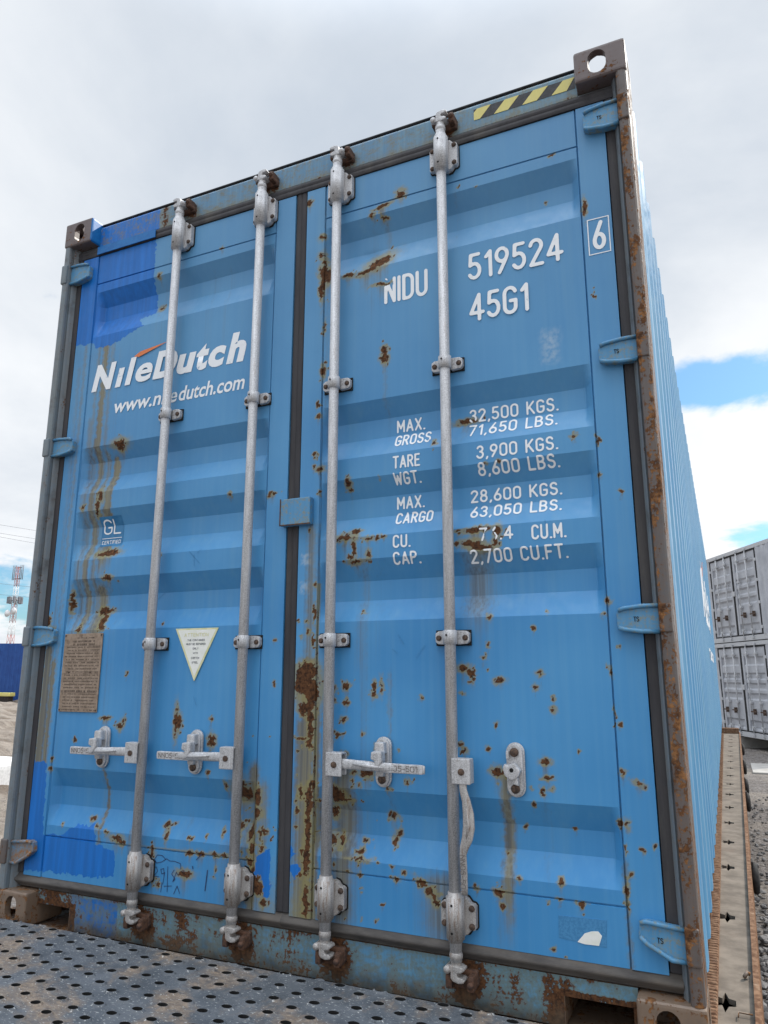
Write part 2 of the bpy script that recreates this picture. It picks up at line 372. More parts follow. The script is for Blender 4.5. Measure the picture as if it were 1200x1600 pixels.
SPOTS = [(1637,2599,15,16,0),(1563,2568,36,8,12),(1524,2543,15,5,0),(1573,2522,17,6,-25),(1548,2352,41,22,20),(1574,2360,22,22,0),(1499,2320,42,8,15),(1429,2322,21,8,0),(1563,2254,35,5,-4),(1571,2002,12,14,0),(1573,1968,17,19,0),(1328,2357,9,64,0),(1318,2284,11,39,0),(1344,2347,16,34,0),(1258,2669,11,11,0),(1316,2505,9,10,0),(1314,2430,11,10,0),(1321,2362,14,22,0),(1305,1654,11,7,0),(1301,1610,7,7,0),(1325,1598,13,9,0),(1311,1840,7,10,0),(1315,1791,8,7,0),(1322,1513,5,5,0),(1289,1380,5,7,0),(1316,1192,5,7,0),(1255,1072,5,4,0),(1287,1069,5,4,0),(1293,1037,5,6,0),(1269,1020,5,4,0),(1314,1009,5,21,0),(1316,1093,5,29,0),(1330,1964,8,20,0),(1331,2139,5,20,0),(1292,909,44,29,0),(1267,901,19,33,0),(1298,860,41,41,0),(1313,833,29,36,0),(1264,864,19,29,0),(1290,792,29,24,0),(1311,742,12,52,0),(1273,695,31,4,0),(1307,679,9,13,0),(1278,528,10,16,0),(1262,504,7,8,0),(1311,527,14,20,0),(1309,431,11,94,0),(1307,337,12,56,0),(1306,209,11,54,0),(1265,422,7,6,0),(1318,556,11,15,0),(1268,476,7,9,0),(1288,354,7,10,0),(1285,289,7,7,0),(1403,523,32,19,0),(1393,545,18,14,0),(1441,513,18,6,0),(1388,473,13,19,0),(1380,391,20,19,0),(1419,389,9,21,0),(1380,361,13,16,0),(1439,860,14,10,0),(1393,852,10,10,0),(1438,810,11,6,0),(1390,810,7,8,0),(1430,759,9,6,0),(1428,714,9,6,0),(1410,712,9,4,0),(1384,711,7,8,0),(1431,654,12,8,0),(1538,859,7,18,0),(1533,832,9,8,0),(1562,861,4,18,0),(1498,716,4,6,0),(1464,566,4,9,0),(1488,562,7,6,0),(1519,599,18,10,0),(1468,600,9,6,0),(1588,475,13,11,0),(1596,408,10,9,0),(1605,427,7,9,0),(1495,400,10,8,0),(1490,368,9,10,0),(1485,348,27,4,0),(1585,555,9,6,0),(1649,583,9,8,0),(1510,597,20,11,0),(1597,340,7,5,0),(1638,329,8,6,0),(1610,306,9,6,0),(1490,308,8,5,0),(1449,311,6,4,0),(1566,235,6,5,0),(1694,307,18,5,-30),(1718,287,10,14,-40),(1731,270,8,15,0),(1739,256,6,12,0),(1686,308,14,6,0),(1924,307,15,10,0),(1931,273,6,9,0),(1858,312,7,5,0),(1982,346,6,7,0),(1998,475,5,7,0),(1943,405,5,4,0),(1927,624,17,14,0),(1946,622,12,7,0),(1818,695,8,7,0),(1830,677,10,6,0),(1928,755,7,7,0),(1906,687,6,5,0),(2066,657,14,9,0),(2072,615,11,5,0),(2056,583,5,9,0),(2030,543,6,6,0),(2025,584,4,3,0),(1621,665,4,4,0),(1496,716,4,6,0),(2093,1074,4,4,0),(2049,1032,5,6,0),(2065,902,8,7,0),(2050,861,7,7,0),(2098,828,6,6,0),(2098,798,7,7,0),(2280,766,5,7,0),(2289,973,4,4,0),(2269,1102,6,7,0),(2250,1063,5,6,0),(2162,692,5,4,0),(2263,904,3,11,0),(2266,796,2,15,0),(2275,642,8,7,0),(2314,615,13,5,-20),(2278,512,6,8,0),(2259,514,6,11,0),(2312,451,6,6,0),(2344,463,6,6,0),(2270,452,4,10,0),(2277,387,5,5,0),(2266,348,7,18,0),(2267,305,4,6,0),(2134,484,5,4,0),(2096,349,7,9,0),(2089,308,8,4,0),(2146,305,14,3,0),(2061,298,4,3,0),(2068,182,6,6,0),(2099,168,5,3,0),(2153,275,3,3,0),(2056,585,6,7,0),(2084,588,5,5,0),(1428,1347,30,9,0),(1461,1311,7,33,0),(1464,1368,20,7,0),(1447,1280,12,6,0),(1466,1262,19,6,0),(1513,1338,14,7,0),(1548,1339,9,5,0),(1569,1340,7,4,0),(1515,1286,7,10,0),(1400,1338,8,7,0),(1505,1264,4,4,0),(1888,1337,47,8,5),(1953,1328,10,16,0),(1851,1294,17,8,0),(1872,1296,31,10,-6),(1900,1278,41,10,-6),(1945,1287,12,14,0),(1827,1332,8,4,0),(1822,1300,8,6,0),(1834,914,17,10,0),(1855,901,10,10,0),(1863,886,6,13,0),(1897,945,11,6,0),(1912,983,6,6,0),(1920,1068,6,6,0),(1943,880,12,6,0),(1909,910,4,6,0),(1696,828,6,6,0),(1828,843,6,4,0),(1866,910,4,8,0),(1490,1095,5,4,0),(1850,1707,26,7,5),(1883,1708,13,9,0),(1746,1643,7,11,0),(1963,1550,7,6,0),(1921,1548,6,4,0),(1435,1537,10,16,0),(1553,1541,4,4,0),(2198,1597,9,6,0),(2268,1575,4,16,0),(2326,1414,7,5,0),(2267,1473,6,6,0),(2181,2578,8,5,0),(2274,2352,5,21,0),(1858,2560,5,5,0),(1920,2541,4,4,0),(2147,2429,4,5,0),(2285,2046,2,10,0),(382,1821,30,15,0),(384,1802,16,13,0),(303,1605,14,22,0),(293,1572,14,21,0),(289,1541,10,19,0),(352,1367,50,11,0),(376,1373,28,11,0),(375,1269,27,10,0),(339,1141,20,18,0),(369,1142,24,7,0),(358,1102,14,31,0),(363,1073,20,7,0),(247,1071,11,11,0),(185,1183,6,45,0),(210,1563,11,9,0),(637,1341,6,5,0),(944,1547,8,7,0),(661,1083,6,5,0),(281,657,10,7,0),(499,710,10,14,0),(518,728,7,12,0),(427,738,25,6,8),(513,901,7,7,0),(756,734,9,48,0),(770,733,11,27,0),(912,745,11,7,0),(916,675,16,19,0),(169,545,8,7,0),(174,583,6,7,0),(907,567,8,8,0),(391,382,12,6,0),(421,360,9,8,0),(255,352,7,6,0),(524,327,24,9,0),(476,344,12,6,0),(549,316,14,9,0),(743,355,8,16,0),(732,386,11,8,0),(762,388,6,4,0),(847,355,11,6,0),(911,362,8,4,0),(833,243,29,11,0),(697,215,11,8,0),(724,201,9,6,0),(686,309,11,9,0),(690,293,8,11,0),(852,310,16,6,0),(894,312,19,6,0),(958,312,19,6,0),(991,311,10,6,0),(1037,517,29,27,0),(1060,508,23,22,0),(1052,540,13,11,0),(1036,404,10,10,0),(1037,365,9,18,0),(979,531,6,13,0),(1093,304,8,16,0),(952,241,6,4,0),(960,271,5,8,0),(1113,504,16,28,0),(1113,455,20,20,0),(1088,390,15,28,0),(1105,347,7,18,0),(1131,388,7,14,0),(1150,401,10,6,0),(1096,346,9,14,0),(1137,350,8,10,0),(1126,231,21,21,0),(1152,191,14,13,0),(1150,228,7,9,0),(1037,366,10,16,0),(1038,405,12,9,0),(1060,421,5,6,0),(972,380,5,11,0),(1137,1532,16,5,0),(1121,1524,8,7,0),(528,2543,11,11,0),(524,2406,12,9,0),(848,2585,10,6,0),(1119,272,19,26,0),(1127,301,12,15,0),(88,1108,11,18,0),(115,1069,11,15,0),(1163,1012,5,5,0),(1166,867,5,6,0)]
STAINS = [  # x, z top, z bottom, half width, strength
 (.19,2.25,.6,.05,.30),(.30,2.2,1.0,.10,.30),(.12,2.28,.6,.05,.28),(.45,2.25,1.6,.06,.2),(.223,2.42,1.95,.016,.65),(.262,2.30,1.85,.022,.95),(.30,2.28,1.5,.02,.6),(.345,2.25,1.9,.016,.35),(.40,2.26,2.0,.02,.25),(.215,1.95,1.05,.03,.65),(.255,1.86,1.1,.028,.85),
 (.30,1.80,1.05,.022,.7),(.345,1.76,1.5,.022,1.25),(.335,1.55,1.38,.03,1.0),(.33,1.24,1.06,.04,.9),(.275,1.3,.9,.03,.5),(.148,2.3,.6,.014,.6),(.12,2.2,1.1,.016,.5),(.10,1.0,.6,.03,1.0),(.135,.95,.58,.02,.9),
 (.42,.95,.35,.02,.35),(.44,.56,.33,.012,.8),(.415,1.3,.8,.03,.3),(.60,1.8,1.3,.05,.22),(.80,2.5,2.1,.05,.30),(.88,2.5,2.2,.03,.35),(.55,2.5,2.2,.05,.35),
 (1.30,1.40,.9,.03,.8),(1.30,.95,.16,.034,1.15),(1.275,.75,.16,.03,.9),(1.335,.8,.16,.018,.9),(1.345,2.4,1.3,.01,.45),(1.26,.6,.16,.03,.6),(1.10,.6,.17,.03,1.0),(1.14,.55,.17,.03,.8),(1.06,.5,.17,.03,.7),(1.0,.36,.17,.05,.5),
 (1.43,.62,.2,.06,.9),(1.49,1.32,.95,.03,.55),(1.50,.95,.6,.02,.45),(1.55,1.30,1.0,.05,.3),(1.59,.9,.58,.012,.65),(1.575,1.98,1.8,.014,.5),(1.575,2.56,2.3,.02,.55),(1.52,2.5,2.2,.02,.4),(1.47,.5,.25,.05,.5),
 (1.75,.33,.2,.09,.8),(1.66,2.3,1.9,.02,.2),(1.84,2.55,2.4,.01,.4),(1.95,.62,.30,.025,1.0),(1.925,.3,.2,.02,.5),(1.98,2.6,2.3,.03,.25),(1.88,1.28,1.1,.07,.75),(1.93,2.1,1.8,.05,.12),
 (2.06,.68,.4,.02,.4),(2.10,1.6,1.1,.05,.12),(2.2,.4,.2,.05,.12),(2.265,.42,.18,.012,.7),(.63,.36,.17,.03,.7),(.7,.34,.17,.03,.4),(.59,.4,.17,.015,.8),(.82,.42,.3,.03,.4),(.93,.34,.17,.03,.35),(.40,.33,.28,.03,.3)]
FRESH = [[(.06,2.73),(.50,2.73),(.497,2.449),(.498,2.383),(.42,2.371),(.464,2.327),(.294,2.272),(.205,2.271),(.185,2.30),(.06,2.305)],
 [(.05,.571),(.152,.572),(.163,.341),(.166,.312),(.27,.318),(.30,.352),(.409,.359),(.428,.300),(.521,.285),(.526,.200),(.442,.192),(.05,.181)],
 [(1.107,.257),(1.122,.32),(1.152,.346),(1.172,.344),(1.172,.212),(1.151,.2),(1.139,.261)], [(1.231,.358),(1.255,.366),(1.267,.343),(1.242,.322)], [(1.243,.309),(1.273,.315),(1.285,.294),(1.262,.277),(1.243,.285)]]
def poly_field(poly, X, Z, soft):
    """1 well inside, 0 well outside, .5 on the outline"""
    inside = np.zeros(X.shape, bool); dmin = np.full(X.shape, 9.0); n = len(poly)
    for i in range(n):
        (x0, z0), (x1, z1) = poly[i], poly[(i + 1) % n]
        c = ((z0 > Z) != (z1 > Z)) & (X < (x1 - x0) * (Z - z0) / ((z1 - z0) or 1e-9) + x0); inside ^= c
        ex, ez = x1 - x0, z1 - z0; t = np.clip(((X - x0) * ex + (Z - z0) * ez) / (ex * ex + ez * ez), 0, 1)
        dmin = np.minimum(dmin, np.hypot(X - x0 - t * ex, Z - z0 - t * ez))
    return np.clip(.5 + np.where(inside, dmin, -dmin) / (2 * soft), 0, 1)
def vnoise(X, Z, sc, seed):
    r = np.random.default_rng(seed); T = r.random((257, 257)); u = (X * sc) % 256; v = (Z * sc) % 256
    i, k = np.floor(u).astype(int), np.floor(v).astype(int); fu, fv = u - i, v - k; fu = fu * fu * (3 - 2 * fu); fv = fv * fv * (3 - 2 * fv)
    return (T[k, i] * (1 - fu) + T[k, i + 1] * fu) * (1 - fv) + (T[k + 1, i] * (1 - fu) + T[k + 1, i + 1] * fu) * fv - .5
_r = random.Random(11)
for x, z, a, b, an in list(SPOTS):                     # flecks round the larger rust patches
    if max(a, b) >= 9:
        for k in range(_r.randint(0, 3)):
            q = _r.uniform(0, 2 * pi); d_ = _r.uniform(1.2, 2.6); SPOTS.append((x + a * d_ * cos(q), z + b * d_ * sin(q), _r.uniform(1.5, 4), _r.uniform(1.5, 5), 0))
for k in range(90):                                   # fine pin-prick rust low on the doors
    SPOTS.append((_r.uniform(1000, 1560), 180 + 520 * _r.random() ** 1.5, _r.uniform(1.5, 4), _r.uniform(1.5, 6), 0))
def weather(X, Z):
    X0, Z0 = X, Z
    X = X + .011 * vnoise(X0, Z0, 110, 1) + .007 * vnoise(X0, Z0, 260, 2); Z = Z + .011 * vnoise(X0, Z0, 100, 3) + .007 * vnoise(X0, Z0, 250, 4)
    r = np.zeros(X.shape); s = np.zeros(X.shape)
    for x, z, a, b, an in SPOTS:
        x, z, a, b = x / 1000, z / 1000, max(a, 1.8) / 1090, max(b, 1.8) / 1090
        hk = .75 + 1.0 * _r.random()
        m = (np.abs(X - x) < a * 4 + b * 4) & (np.abs(Z - z) < b * 4 + a * 4)
        if m.any():
            dx, dz_ = X[m] - x, Z[m] - z; t = R_(an)
            u = (dx * cos(t) + dz_ * sin(t)) / a; v = (-dx * sin(t) + dz_ * cos(t)) / b
            rr = np.sqrt(u * u + v * v); r[m] = np.maximum(r[m], np.where(rr < 1, .92 - .42 * rr ** 2, .5 * np.exp(-(rr - 1) * hk)))
        ln = min(.30, 5 * b + 3 * a); wd = a * .9            # rust water running down below each spot
        m = (np.abs(X - x) < wd * 3) & (Z < z + b) & (Z > z - ln * 1.3)
        if m.any() and a > .0045:
            s[m] = np.maximum(s[m], .80 * np.exp(-((X[m] - x) / wd) ** 2) * np.clip(1 - (z - Z[m]) / ln, 0, 1))
    for x, z1, z0, w, k in STAINS:
        m = (np.abs(X - x) < w * 3) & (Z < z1 + .06) & (Z > z0 - .25)
        s[m] = np.maximum(s[m], (.98 if x < .5 else .85) * k * np.exp(-((X[m] - x) / w) ** 2) * np.clip((z1 + .04 - Z[m]) / .05, 0, 1) * np.clip((Z[m] - z0 + .22) / .22, 0, 1))
    f = np.zeros(X.shape)
    for p in FRESH: f = np.maximum(f, poly_field(p, X + .010 * vnoise(X0, Z0, 45, 8), Z + .012 * vnoise(X0, Z0, 60, 9), .010))
    pale = np.maximum(poly_field([(2.122,1.951),(2.168,1.948),(2.160,1.852),(2.124,1.855)], X, Z, .02) * .55,
                      np.maximum(poly_field([(1.258,1.30),(1.30,1.30),(1.30,1.262),(1.258,1.262)], X, Z, .004) * .55, poly_field([(1.258,1.205),(1.30,1.205),(1.30,1.165),(1.258,1.165)], X, Z, .004) * .5))
    return dict(rust=r, stain=np.clip(s, 0, 1), fresh=f, pale=pale)

# ------------------------------------------------------------------ stencil lettering: strokes -> outline by marching squares
def arc(cx, cy, rx, ry, a0, a1, n=10): return [(cx + rx * cos(R_(a0 + (a1 - a0) * i / n)), cy + ry * sin(R_(a0 + (a1 - a0) * i / n))) for i in range(n + 1)]
def _O(w=.46): r = w / 2; return [arc(r, 1 - r, r, r, 0, 180) + arc(r, r, r, r, 180, 360) + [(w, 1 - r)]]
GL = {  # glyph: (width, strokes) in cap heights
 '0': (.46, _O()), 'O': (.46, _O()), 'I': (.0, [[(0, 0), (0, 1)]]), '1': (.20, [[(.02, .80), (.20, 1), (.20, 0)]]),
 '2': (.44, [arc(.22, .76, .22, .24, 170, -25) + [(0, 0), (.45, 0)]]), '3': (.43, [arc(.21, .765, .20, .235, 160, -88) , arc(.20, .27, .23, .27, 88, -160)]),
 '4': (.50, [[(.36, 0), (.36, 1), (0, .27), (.52, .27)]]), '5': (.43, [[(.40, 1), (.06, 1), (.03, .56)] + arc(.20, .32, .23, .30, 115, -150)]),
 '6': (.45, [[(.34, 1)] + [(.10, .55)] + arc(.225, .27, .225, .27, 150, 510, 18)]), '7': (.44, [[(0, 1), (.45, 1), (.14, 0)]]),
 '8': (.45, [arc(.225, .765, .19, .235, 270, 630, 18), arc(.225, .265, .225, .265, 90, 450, 18)]), '9': (.45, [[(.11, 0), (.36, .46)] + arc(.225, .73, .225, .27, -30, -390, 18)]),
 'A': (.50, [[(0, 0), (.25, 1), (.50, 0)], [(.09, .30), (.41, .30)]]), 'B': (.44, [[(0, 0), (0, 1), (.20, 1)] + arc(.20, .765, .20, .235, 90, -90) + [(.02, .53)], arc(.20, .265, .24, .265, 90, -90) + [(0, 0)]]),
 'C': (.45, [arc(.225, .77, .225, .23, 15, 180) + arc(.225, .23, .225, .23, 180, 345)]), 'D': (.46, [[(0, 0), (0, 1), (.18, 1)] + arc(.20, .74, .26, .26, 90, 0) + arc(.20, .26, .26, .26, 0, -90) + [(0, 0)]]),
 'E': (.38, [[(.38, 1), (0, 1), (0, 0), (.39, 0)], [(0, .52), (.33, .52)]]), 'F': (.38, [[(.38, 1), (0, 1), (0, 0)], [(0, .52), (.33, .52)]]),
 'G': (.46, [arc(.23, .77, .23, .23, 15, 180) + arc(.23, .23, .23, .23, 180, 350) + [(.46, .47), (.25, .47)]]), 'H': (.45, [[(0, 0), (0, 1)], [(.45, 0), (.45, 1)], [(0, .52), (.45, .52)]]),
 'K': (.47, [[(0, 0), (0, 1)], [(.45, 1), (.02, .40)], [(.15, .56), (.48, 0)]]), 'L': (.38, [[(0, 1), (0, 0), (.40, 0)]]),
 'M': (.56, [[(0, 0), (0, 1), (.28, .30), (.56, 1), (.56, 0)]]), 'N': (.46, [[(0, 0), (0, 1), (.46, 0), (.46, 1)]]),
 'P': (.44, [[(0, 0), (0, 1), (.20, 1)] + arc(.20, .745, .24, .255, 90, -90) + [(.02, .49)]]), 'R': (.45, [[(0, 0), (0, 1), (.20, 1)] + arc(.20, .755, .23, .245, 90, -90) + [(.02, .51)], [(.22, .50), (.46, 0)]]),
 'S': (.43, [arc(.215, .765, .205, .235, 20, 235) + arc(.215, .265, .225, .265, 55, -160)]), 'T': (.46, [[(0, 1), (.48, 1)], [(.24, 1), (.24, 0)]]),
 'U': (.46, [[(0, 1)] + arc(.23, .23, .23, .23, 180, 360) + [(.46, 1)]]), 'W': (.68, [[(0, 1), (.16, 0), (.34, .75), (.52, 0), (.68, 1)]]), 'X': (.46, [[(0, 0), (.46, 1)], [(0, 1), (.46, 0)]]), 'Y': (.46, [[(0, 1), (.23, .5), (.46, 1)], [(.23, .5), (.23, 0)]]), 'V': (.46, [[(0, 1), (.23, 0), (.46, 1)]]),
 '.': (.02, [[(0, .0), (.02, .0)]]), ',': (.06, [[(.06, .02), (.0, -.12)]]), '/': (.3, [[(0, 0), (.3, 1)]]), '-': (.25, [[(0, .45), (.25, .45)]]), ' ': (.20, [])}
def seg_dist(X, Z, pl):
    d = np.full(X.shape, 9.0)
    for (x0, z0), (x1, z1) in zip(pl[:-1], pl[1:]):
        ex, ez = x1 - x0, z1 - z0; L2 = ex * ex + ez * ez or 1e-12
        t = np.clip(((X - x0) * ex + (Z - z0) * ez) / L2, 0, 1)
        d = np.minimum(d, np.hypot(X - x0 - t * ex, Z - z0 - t * ez))
    return d
def marching(Fv, xs, zs, V, Fc):
    """fills the region Fv<0; appends vertices (x,z) and polygons"""
    nx, nz = len(xs), len(zs); cache = {}
    def vid(key, p):
        if key not in cache: cache[key] = len(V); V.append(p)
        return cache[key]
    S = Fv < 0
    any4 = S[:-1, :-1] | S[1:, :-1] | S[:-1, 1:] | S[1:, 1:]
    for k, i in zip(*np.nonzero(any4)):
        cs = [(k, i), (k, i + 1), (k + 1, i + 1), (k + 1, i)]; poly = []
        for a in range(4):
            p, q = cs[a], cs[(a + 1) % 4]; fp, fq = Fv[p], Fv[q]
            if fp < 0: poly.append(vid(p, (xs[p[1]], zs[p[0]])))
            if (fp < 0) != (fq < 0):
                t = fp / (fp - fq); key = tuple(sorted((p, q)))
                poly.append(vid(key, (xs[p[1]] + t * (xs[q[1]] - xs[p[1]]), zs[p[0]] + t * (zs[q[0]] - zs[p[0]]))))
        if len(poly) >= 3: Fc.append(poly)
WORN = []           # (x, z, radius) where lettering has rusted away
def text_polys(V, Fc, txt, x0, z0, width, h, w, step=None, shear=0.0, xs_gap=.17):
    glyphs = [GL[c] for c in txt]
    sg = w / 2; adv = [gw for gw, _ in glyphs]
    inner_h = h - w; nat = sum(adv) + xs_gap * (len(txt) - 1)
    sx = (width - w) / nat                                       # metres per cap-height unit, sideways
    x = x0 + sg; step = step or max(.0012, w / 3.2)
    for (gw, st), c in zip(glyphs, txt):
        if st:
            gx0, gx1 = x - sg - step * 2, x + gw * sx + sg + step * 2 + abs(shear) * h
            gz0, gz1 = z0 - .16 * inner_h - step * 2, z0 + h + step * 2
            xs = np.arange(gx0, gx1, step); zs = np.arange(gz0, gz1, step)
            X, Z = np.meshgrid(xs, zs); Fv = np.full(X.shape, 9.0)
            for pl in st:
                pts = [(x + a * sx + shear * b * inner_h, z0 + sg + b * inner_h) for a, b in pl]
                if c == '.': pts = [(x, z0 + sg), (x + w * .25, z0 + sg)]
                Fv = np.minimum(Fv, seg_dist(X, Z, pts) - sg)
            for wx, wz, wr in WORN: Fv = np.maximum(Fv, wr - np.hypot(X - wx, Z - wz) + .002 * np.sin(X * 900) * np.cos(Z * 700))
            marching(Fv, xs, zs, V, Fc)
        x += (gw + xs_gap) * sx
def flush(name, V, Fc, m, parent, lift=.0012, surf=dprof, wloc=(0, 0, 0)):
    me = bpy.data.meshes.new(name); xy = np.array(V)
    y = surf(xy[:, 0], xy[:, 1]) - lift
    co = [(a[0] - wloc[0], b - wloc[1], a[1] - wloc[2]) for a, b in zip(V, y)]
    me.from_pydata(co, [], [f[::1] for f in Fc]); me.materials.append(m); me.update()
    return link(bpy.data.objects.new(name, me), parent, wloc)
def font_mesh(txt, size, offset=0.0, shear=0.0, sx=1.0, res=4, space=1.0):
    cu = bpy.data.curves.new('t', 'FONT'); cu.body = txt; cu.size = size; cu.offset = offset; cu.shear = 0; cu.resolution_u = res; cu.space_character = space
    o = bpy.data.objects.new('t', cu); col.objects.link(o); bpy.context.view_layer.update()
    me = bpy.data.meshes.new_from_object(o.evaluated_get(bpy.context.evaluated_depsgraph_get()))
    bpy.data.objects.remove(o); bpy.data.curves.remove(cu)
    for v in me.vertices: v.co.x = (v.co.x + shear * v.co.y) * sx
    return me
def font_on_door(name, txt, x0, z0, width, cap, m, parent, offset=0.0, shear=.2, space=1.0, y=DY - .0012, wloc=(0, 0, 0), cut=None):
    me = font_mesh(txt, 1.0, offset, shear, space=space)
    xs = [v.co.x for v in me.vertices]; lo, hi = min(xs), max(xs); k = width / (hi - lo); kz = cap / .729
    for v in me.vertices: v.co = Vector((x0 + (v.co.x - lo) * k - wloc[0], y - wloc[1], z0 + v.co.y * kz - wloc[2]))
    bm = bmesh.new(); bm.from_mesh(me)
    for f in bm.faces:
        f.normal_update()
        if f.normal.y > 0: f.normal_flip()
    bm.to_mesh(me); bm.free(); me.name = name; me.materials.append(m)
    return link(bpy.data.objects.new(name, me), parent, wloc)

# ================================================================== the blue container
CW, CL, CH = 2.438, 12.192, 2.896
cont = thing('shipping_container', 'weathered blue high cube shipping container seen from its rusty door end', 'container', (CW / 2, CL / 2, 0))

def leaf(x0, x1, panel):
    z0, z1 = .160, 2.722
    ex = []
    for p in panel: ex += [p - .003, p - .0012, p + .0012, p + .003]
    ez = []
    for s_ in (2.583, .308): ez += [s_ - .003, s_ - .001, s_ + .001, s_ + .003]
    for c4 in CORR: ez += list(c4)
    xs = axis_pts(x0, x1, .0045, ex); zs = axis_pts(z0, z1, .0045, ez)
    X, Z = np.meshgrid(xs, zs); Y = dprof(X, Z)
    for p in panel: Y = Y + .006 * (np.abs(X - p) < .0014)                     # the seams round the pressed panel
    inn = (X > panel[0]) & (X < panel[1])
    for s_ in (2.583, .308): Y = Y + .006 * ((np.abs(Z - s_) < .0012) & inn)
    frame = ~inn
    Y = Y - .003 * frame
    # dents and buckling of the sheet
    def dent(x, z, a, b, h): return h * np.exp(-((X - x) / a) ** 2 - ((Z - z) / b) ** 2)
    Y = Y + dent(1.346, 1.45, .014, .20, .010) + dent(1.35, 1.20, .014, .10, .008) + dent(.82, .8, .12, .25, .004) + dent(1.7, .9, .2, .3, .003) + dent(2.05, 2.05, .15, .2, .003) \
        + dent(.5, 2.15, .2, .15, .003) + dent(1.5, 2.40, .04, .02, .006) + dent(.19, 1.2, .012, .12, .008)
    # rim folds back so that the leaf has thickness
    Y[0, :] += .05; Y[-1, :] += .05; Y[:, 0] += .05; Y[:, -1] += .05
    at = weather(X, Z)
    # rust creeps along the seams and the lower edge
    low = np.clip((.42 - Z) / .3, 0, 1)
    at['rust'] = np.maximum(at['rust'], (.30 * low) * np.exp(-((X - 1.23) / .14) ** 2) * 1.1)
    at['rust'] = np.maximum(at['rust'], .34 * np.exp(-((Z - .312) / .006) ** 2) * np.exp(-((X - .95) / .5) ** 2) * inn)
    at['rust'] = np.maximum(at['rust'], .30 * np.exp(-((X - 1.328) / .006) ** 2) * (np.clip((1.2 - Z), 0, 1) > 0) + .16 * np.exp(-((X - 1.328) / .006) ** 2))
    at['rust'] = np.maximum(at['rust'], .30 * np.exp(-((X - 1.108) / .005) ** 2) * np.clip((.7 - Z) * 3, 0, 1))
    at['rust'] = np.maximum(at['rust'], .16 * np.exp(-((X - 2.264) / .004) ** 2) * np.clip((1.9 - Z) * 3, 0, 1))
    at['rust'] = at['rust'] * (1 - .9 * (at['fresh'] > .6))
    w = ((x0 + x1) / 2, DY, z0)
    o = mesh_np('door', np.stack([X, Y, Z], -1).reshape(-1, 3), grid_faces(len(xs), len(zs)), MT['door'], cont, w, {k: v.ravel() for k, v in at.items()})
    return o
WL_door = []
door_l = leaf(.079, 1.197, PANELS[0]); door_r = leaf(1.243, 2.357, PANELS[1])

# gaskets: ribbed strips on three sides, a fat bulging strip below
def strip_v(b, x0, x1, z0, z1, y=.047, ribs=1):
    pts = [(x0, y + .03)]
    for i in range(ribs * 4 + 1):
        t = i / (ribs * 4); pts.append((x0 + (x1 - x0) * t, y - .0035 * abs(sin(t * ribs * pi)) + .002))
    pts.append((x1, y + .03)); b.prism(pts, z0, z1, 'z')
def strip_h(b, x0, x1, z0, z1, y=.047, ribs=3, bulge=.0022):
    pts = [(y + .03, z0)]
    for i in range(ribs * 4 + 1):
        t = i / (ribs * 4); pts.append((y - bulge * abs(sin(t * ribs * pi)) + .002, z0 + (z1 - z0) * t))
    pts.append((y + .03, z1)); b.prism(pts, x0, x1, 'x')
for o_, xa, xb, inner in ((door_l, .079, 1.197, 1), (door_r, 1.243, 2.357, -1)):
    bw = .031
    b = B(MT['gasket'], MT['gasketlow'], MT['freshblue'])
    if inner == 1: strip_v(b, xa - bw, xa - .001, .172, 2.722); strip_v(b, xb + .001, xb + .0228, .172, 2.722, .050, 1)
    else: strip_v(b, xb + .001, xb + bw, .172, 2.722); strip_v(b, xa - .0228, xa - .001, .172, 2.722, .050, 1)
    strip_h(b, xa - bw if inner == 1 else xa - .0228, xb + .0228 if inner == 1 else xb + bw, 2.7235, 2.763, .043, 2)
    n_ = 14
    pts = [(.075, .124)] + [(.054 - .014 * sin(pi * i / n_) + .002 * sin(3 * pi * i / n_), .125 + .043 * i / n_) for i in range(n_ + 1)] + [(.075, .169)]
    xl, xr = (xa - bw, xb + .0228) if inner == 1 else (xa - .0228, xb + bw)
    b.prism(pts, xl, xr, 'x', mi=1, smooth=False)
    if inner == 1: b.prism([(.0405, 2.7245), (.0405, 2.762), (.037, 2.762), (.037, 2.7245)], .17, .50, 'x', mi=2)
    b.build('gasket', o_, ((xa + xb) / 2, .05, .12))

# header, sill, rails -------------------------------------------------
def plate_grid(name, x0, x1, z0, z1, yf, m, parent, step=.006, rustf=None, extra=None, keep=None):
    xs = axis_pts(x0, x1, step); zs = axis_pts(z0, z1, step); X, Z = np.meshgrid(xs, zs); Y = yf(X, Z) if callable(yf) else np.full(X.shape, yf)
    at = dict(rust=rustf(X, Z) if rustf else np.zeros(X.shape))
    if extra: at.update(extra(X, Z))
    fc = grid_faces(len(xs), len(zs), keep((X[:-1, :-1] + X[1:, 1:]) / 2, (Z[:-1, :-1] + Z[1:, 1:]) / 2) if keep else None)
    return mesh_np(name, np.stack([X, Y, Z], -1).reshape(-1, 3), fc, m, parent, ((x0 + x1) / 2, float(Y.min()), z0), {k: v.ravel() for k, v in at.items()})
def head_y(X, Z): return .0555 + .020 * np.clip((Z - 2.868) / .014, 0, 1) ** 1.5 + .012 * np.clip((2.772 - Z) / .009, 0, 1)
def head_rust(X, Z):
    r = .20 * np.clip((2.79 - Z) / .02, 0, 1) + .12 * np.clip((Z - 2.865) / .01, 0, 1)
    for x in (.655, 1.055, 1.40, 1.808): r = np.maximum(r, .55 * np.exp(-((X - x - .02) / .035) ** 2 - ((Z - 2.80) / .035) ** 2))
    r = np.maximum(r, .5 * np.exp(-((X - .53) / .02) ** 2)); return r * (X > .50)
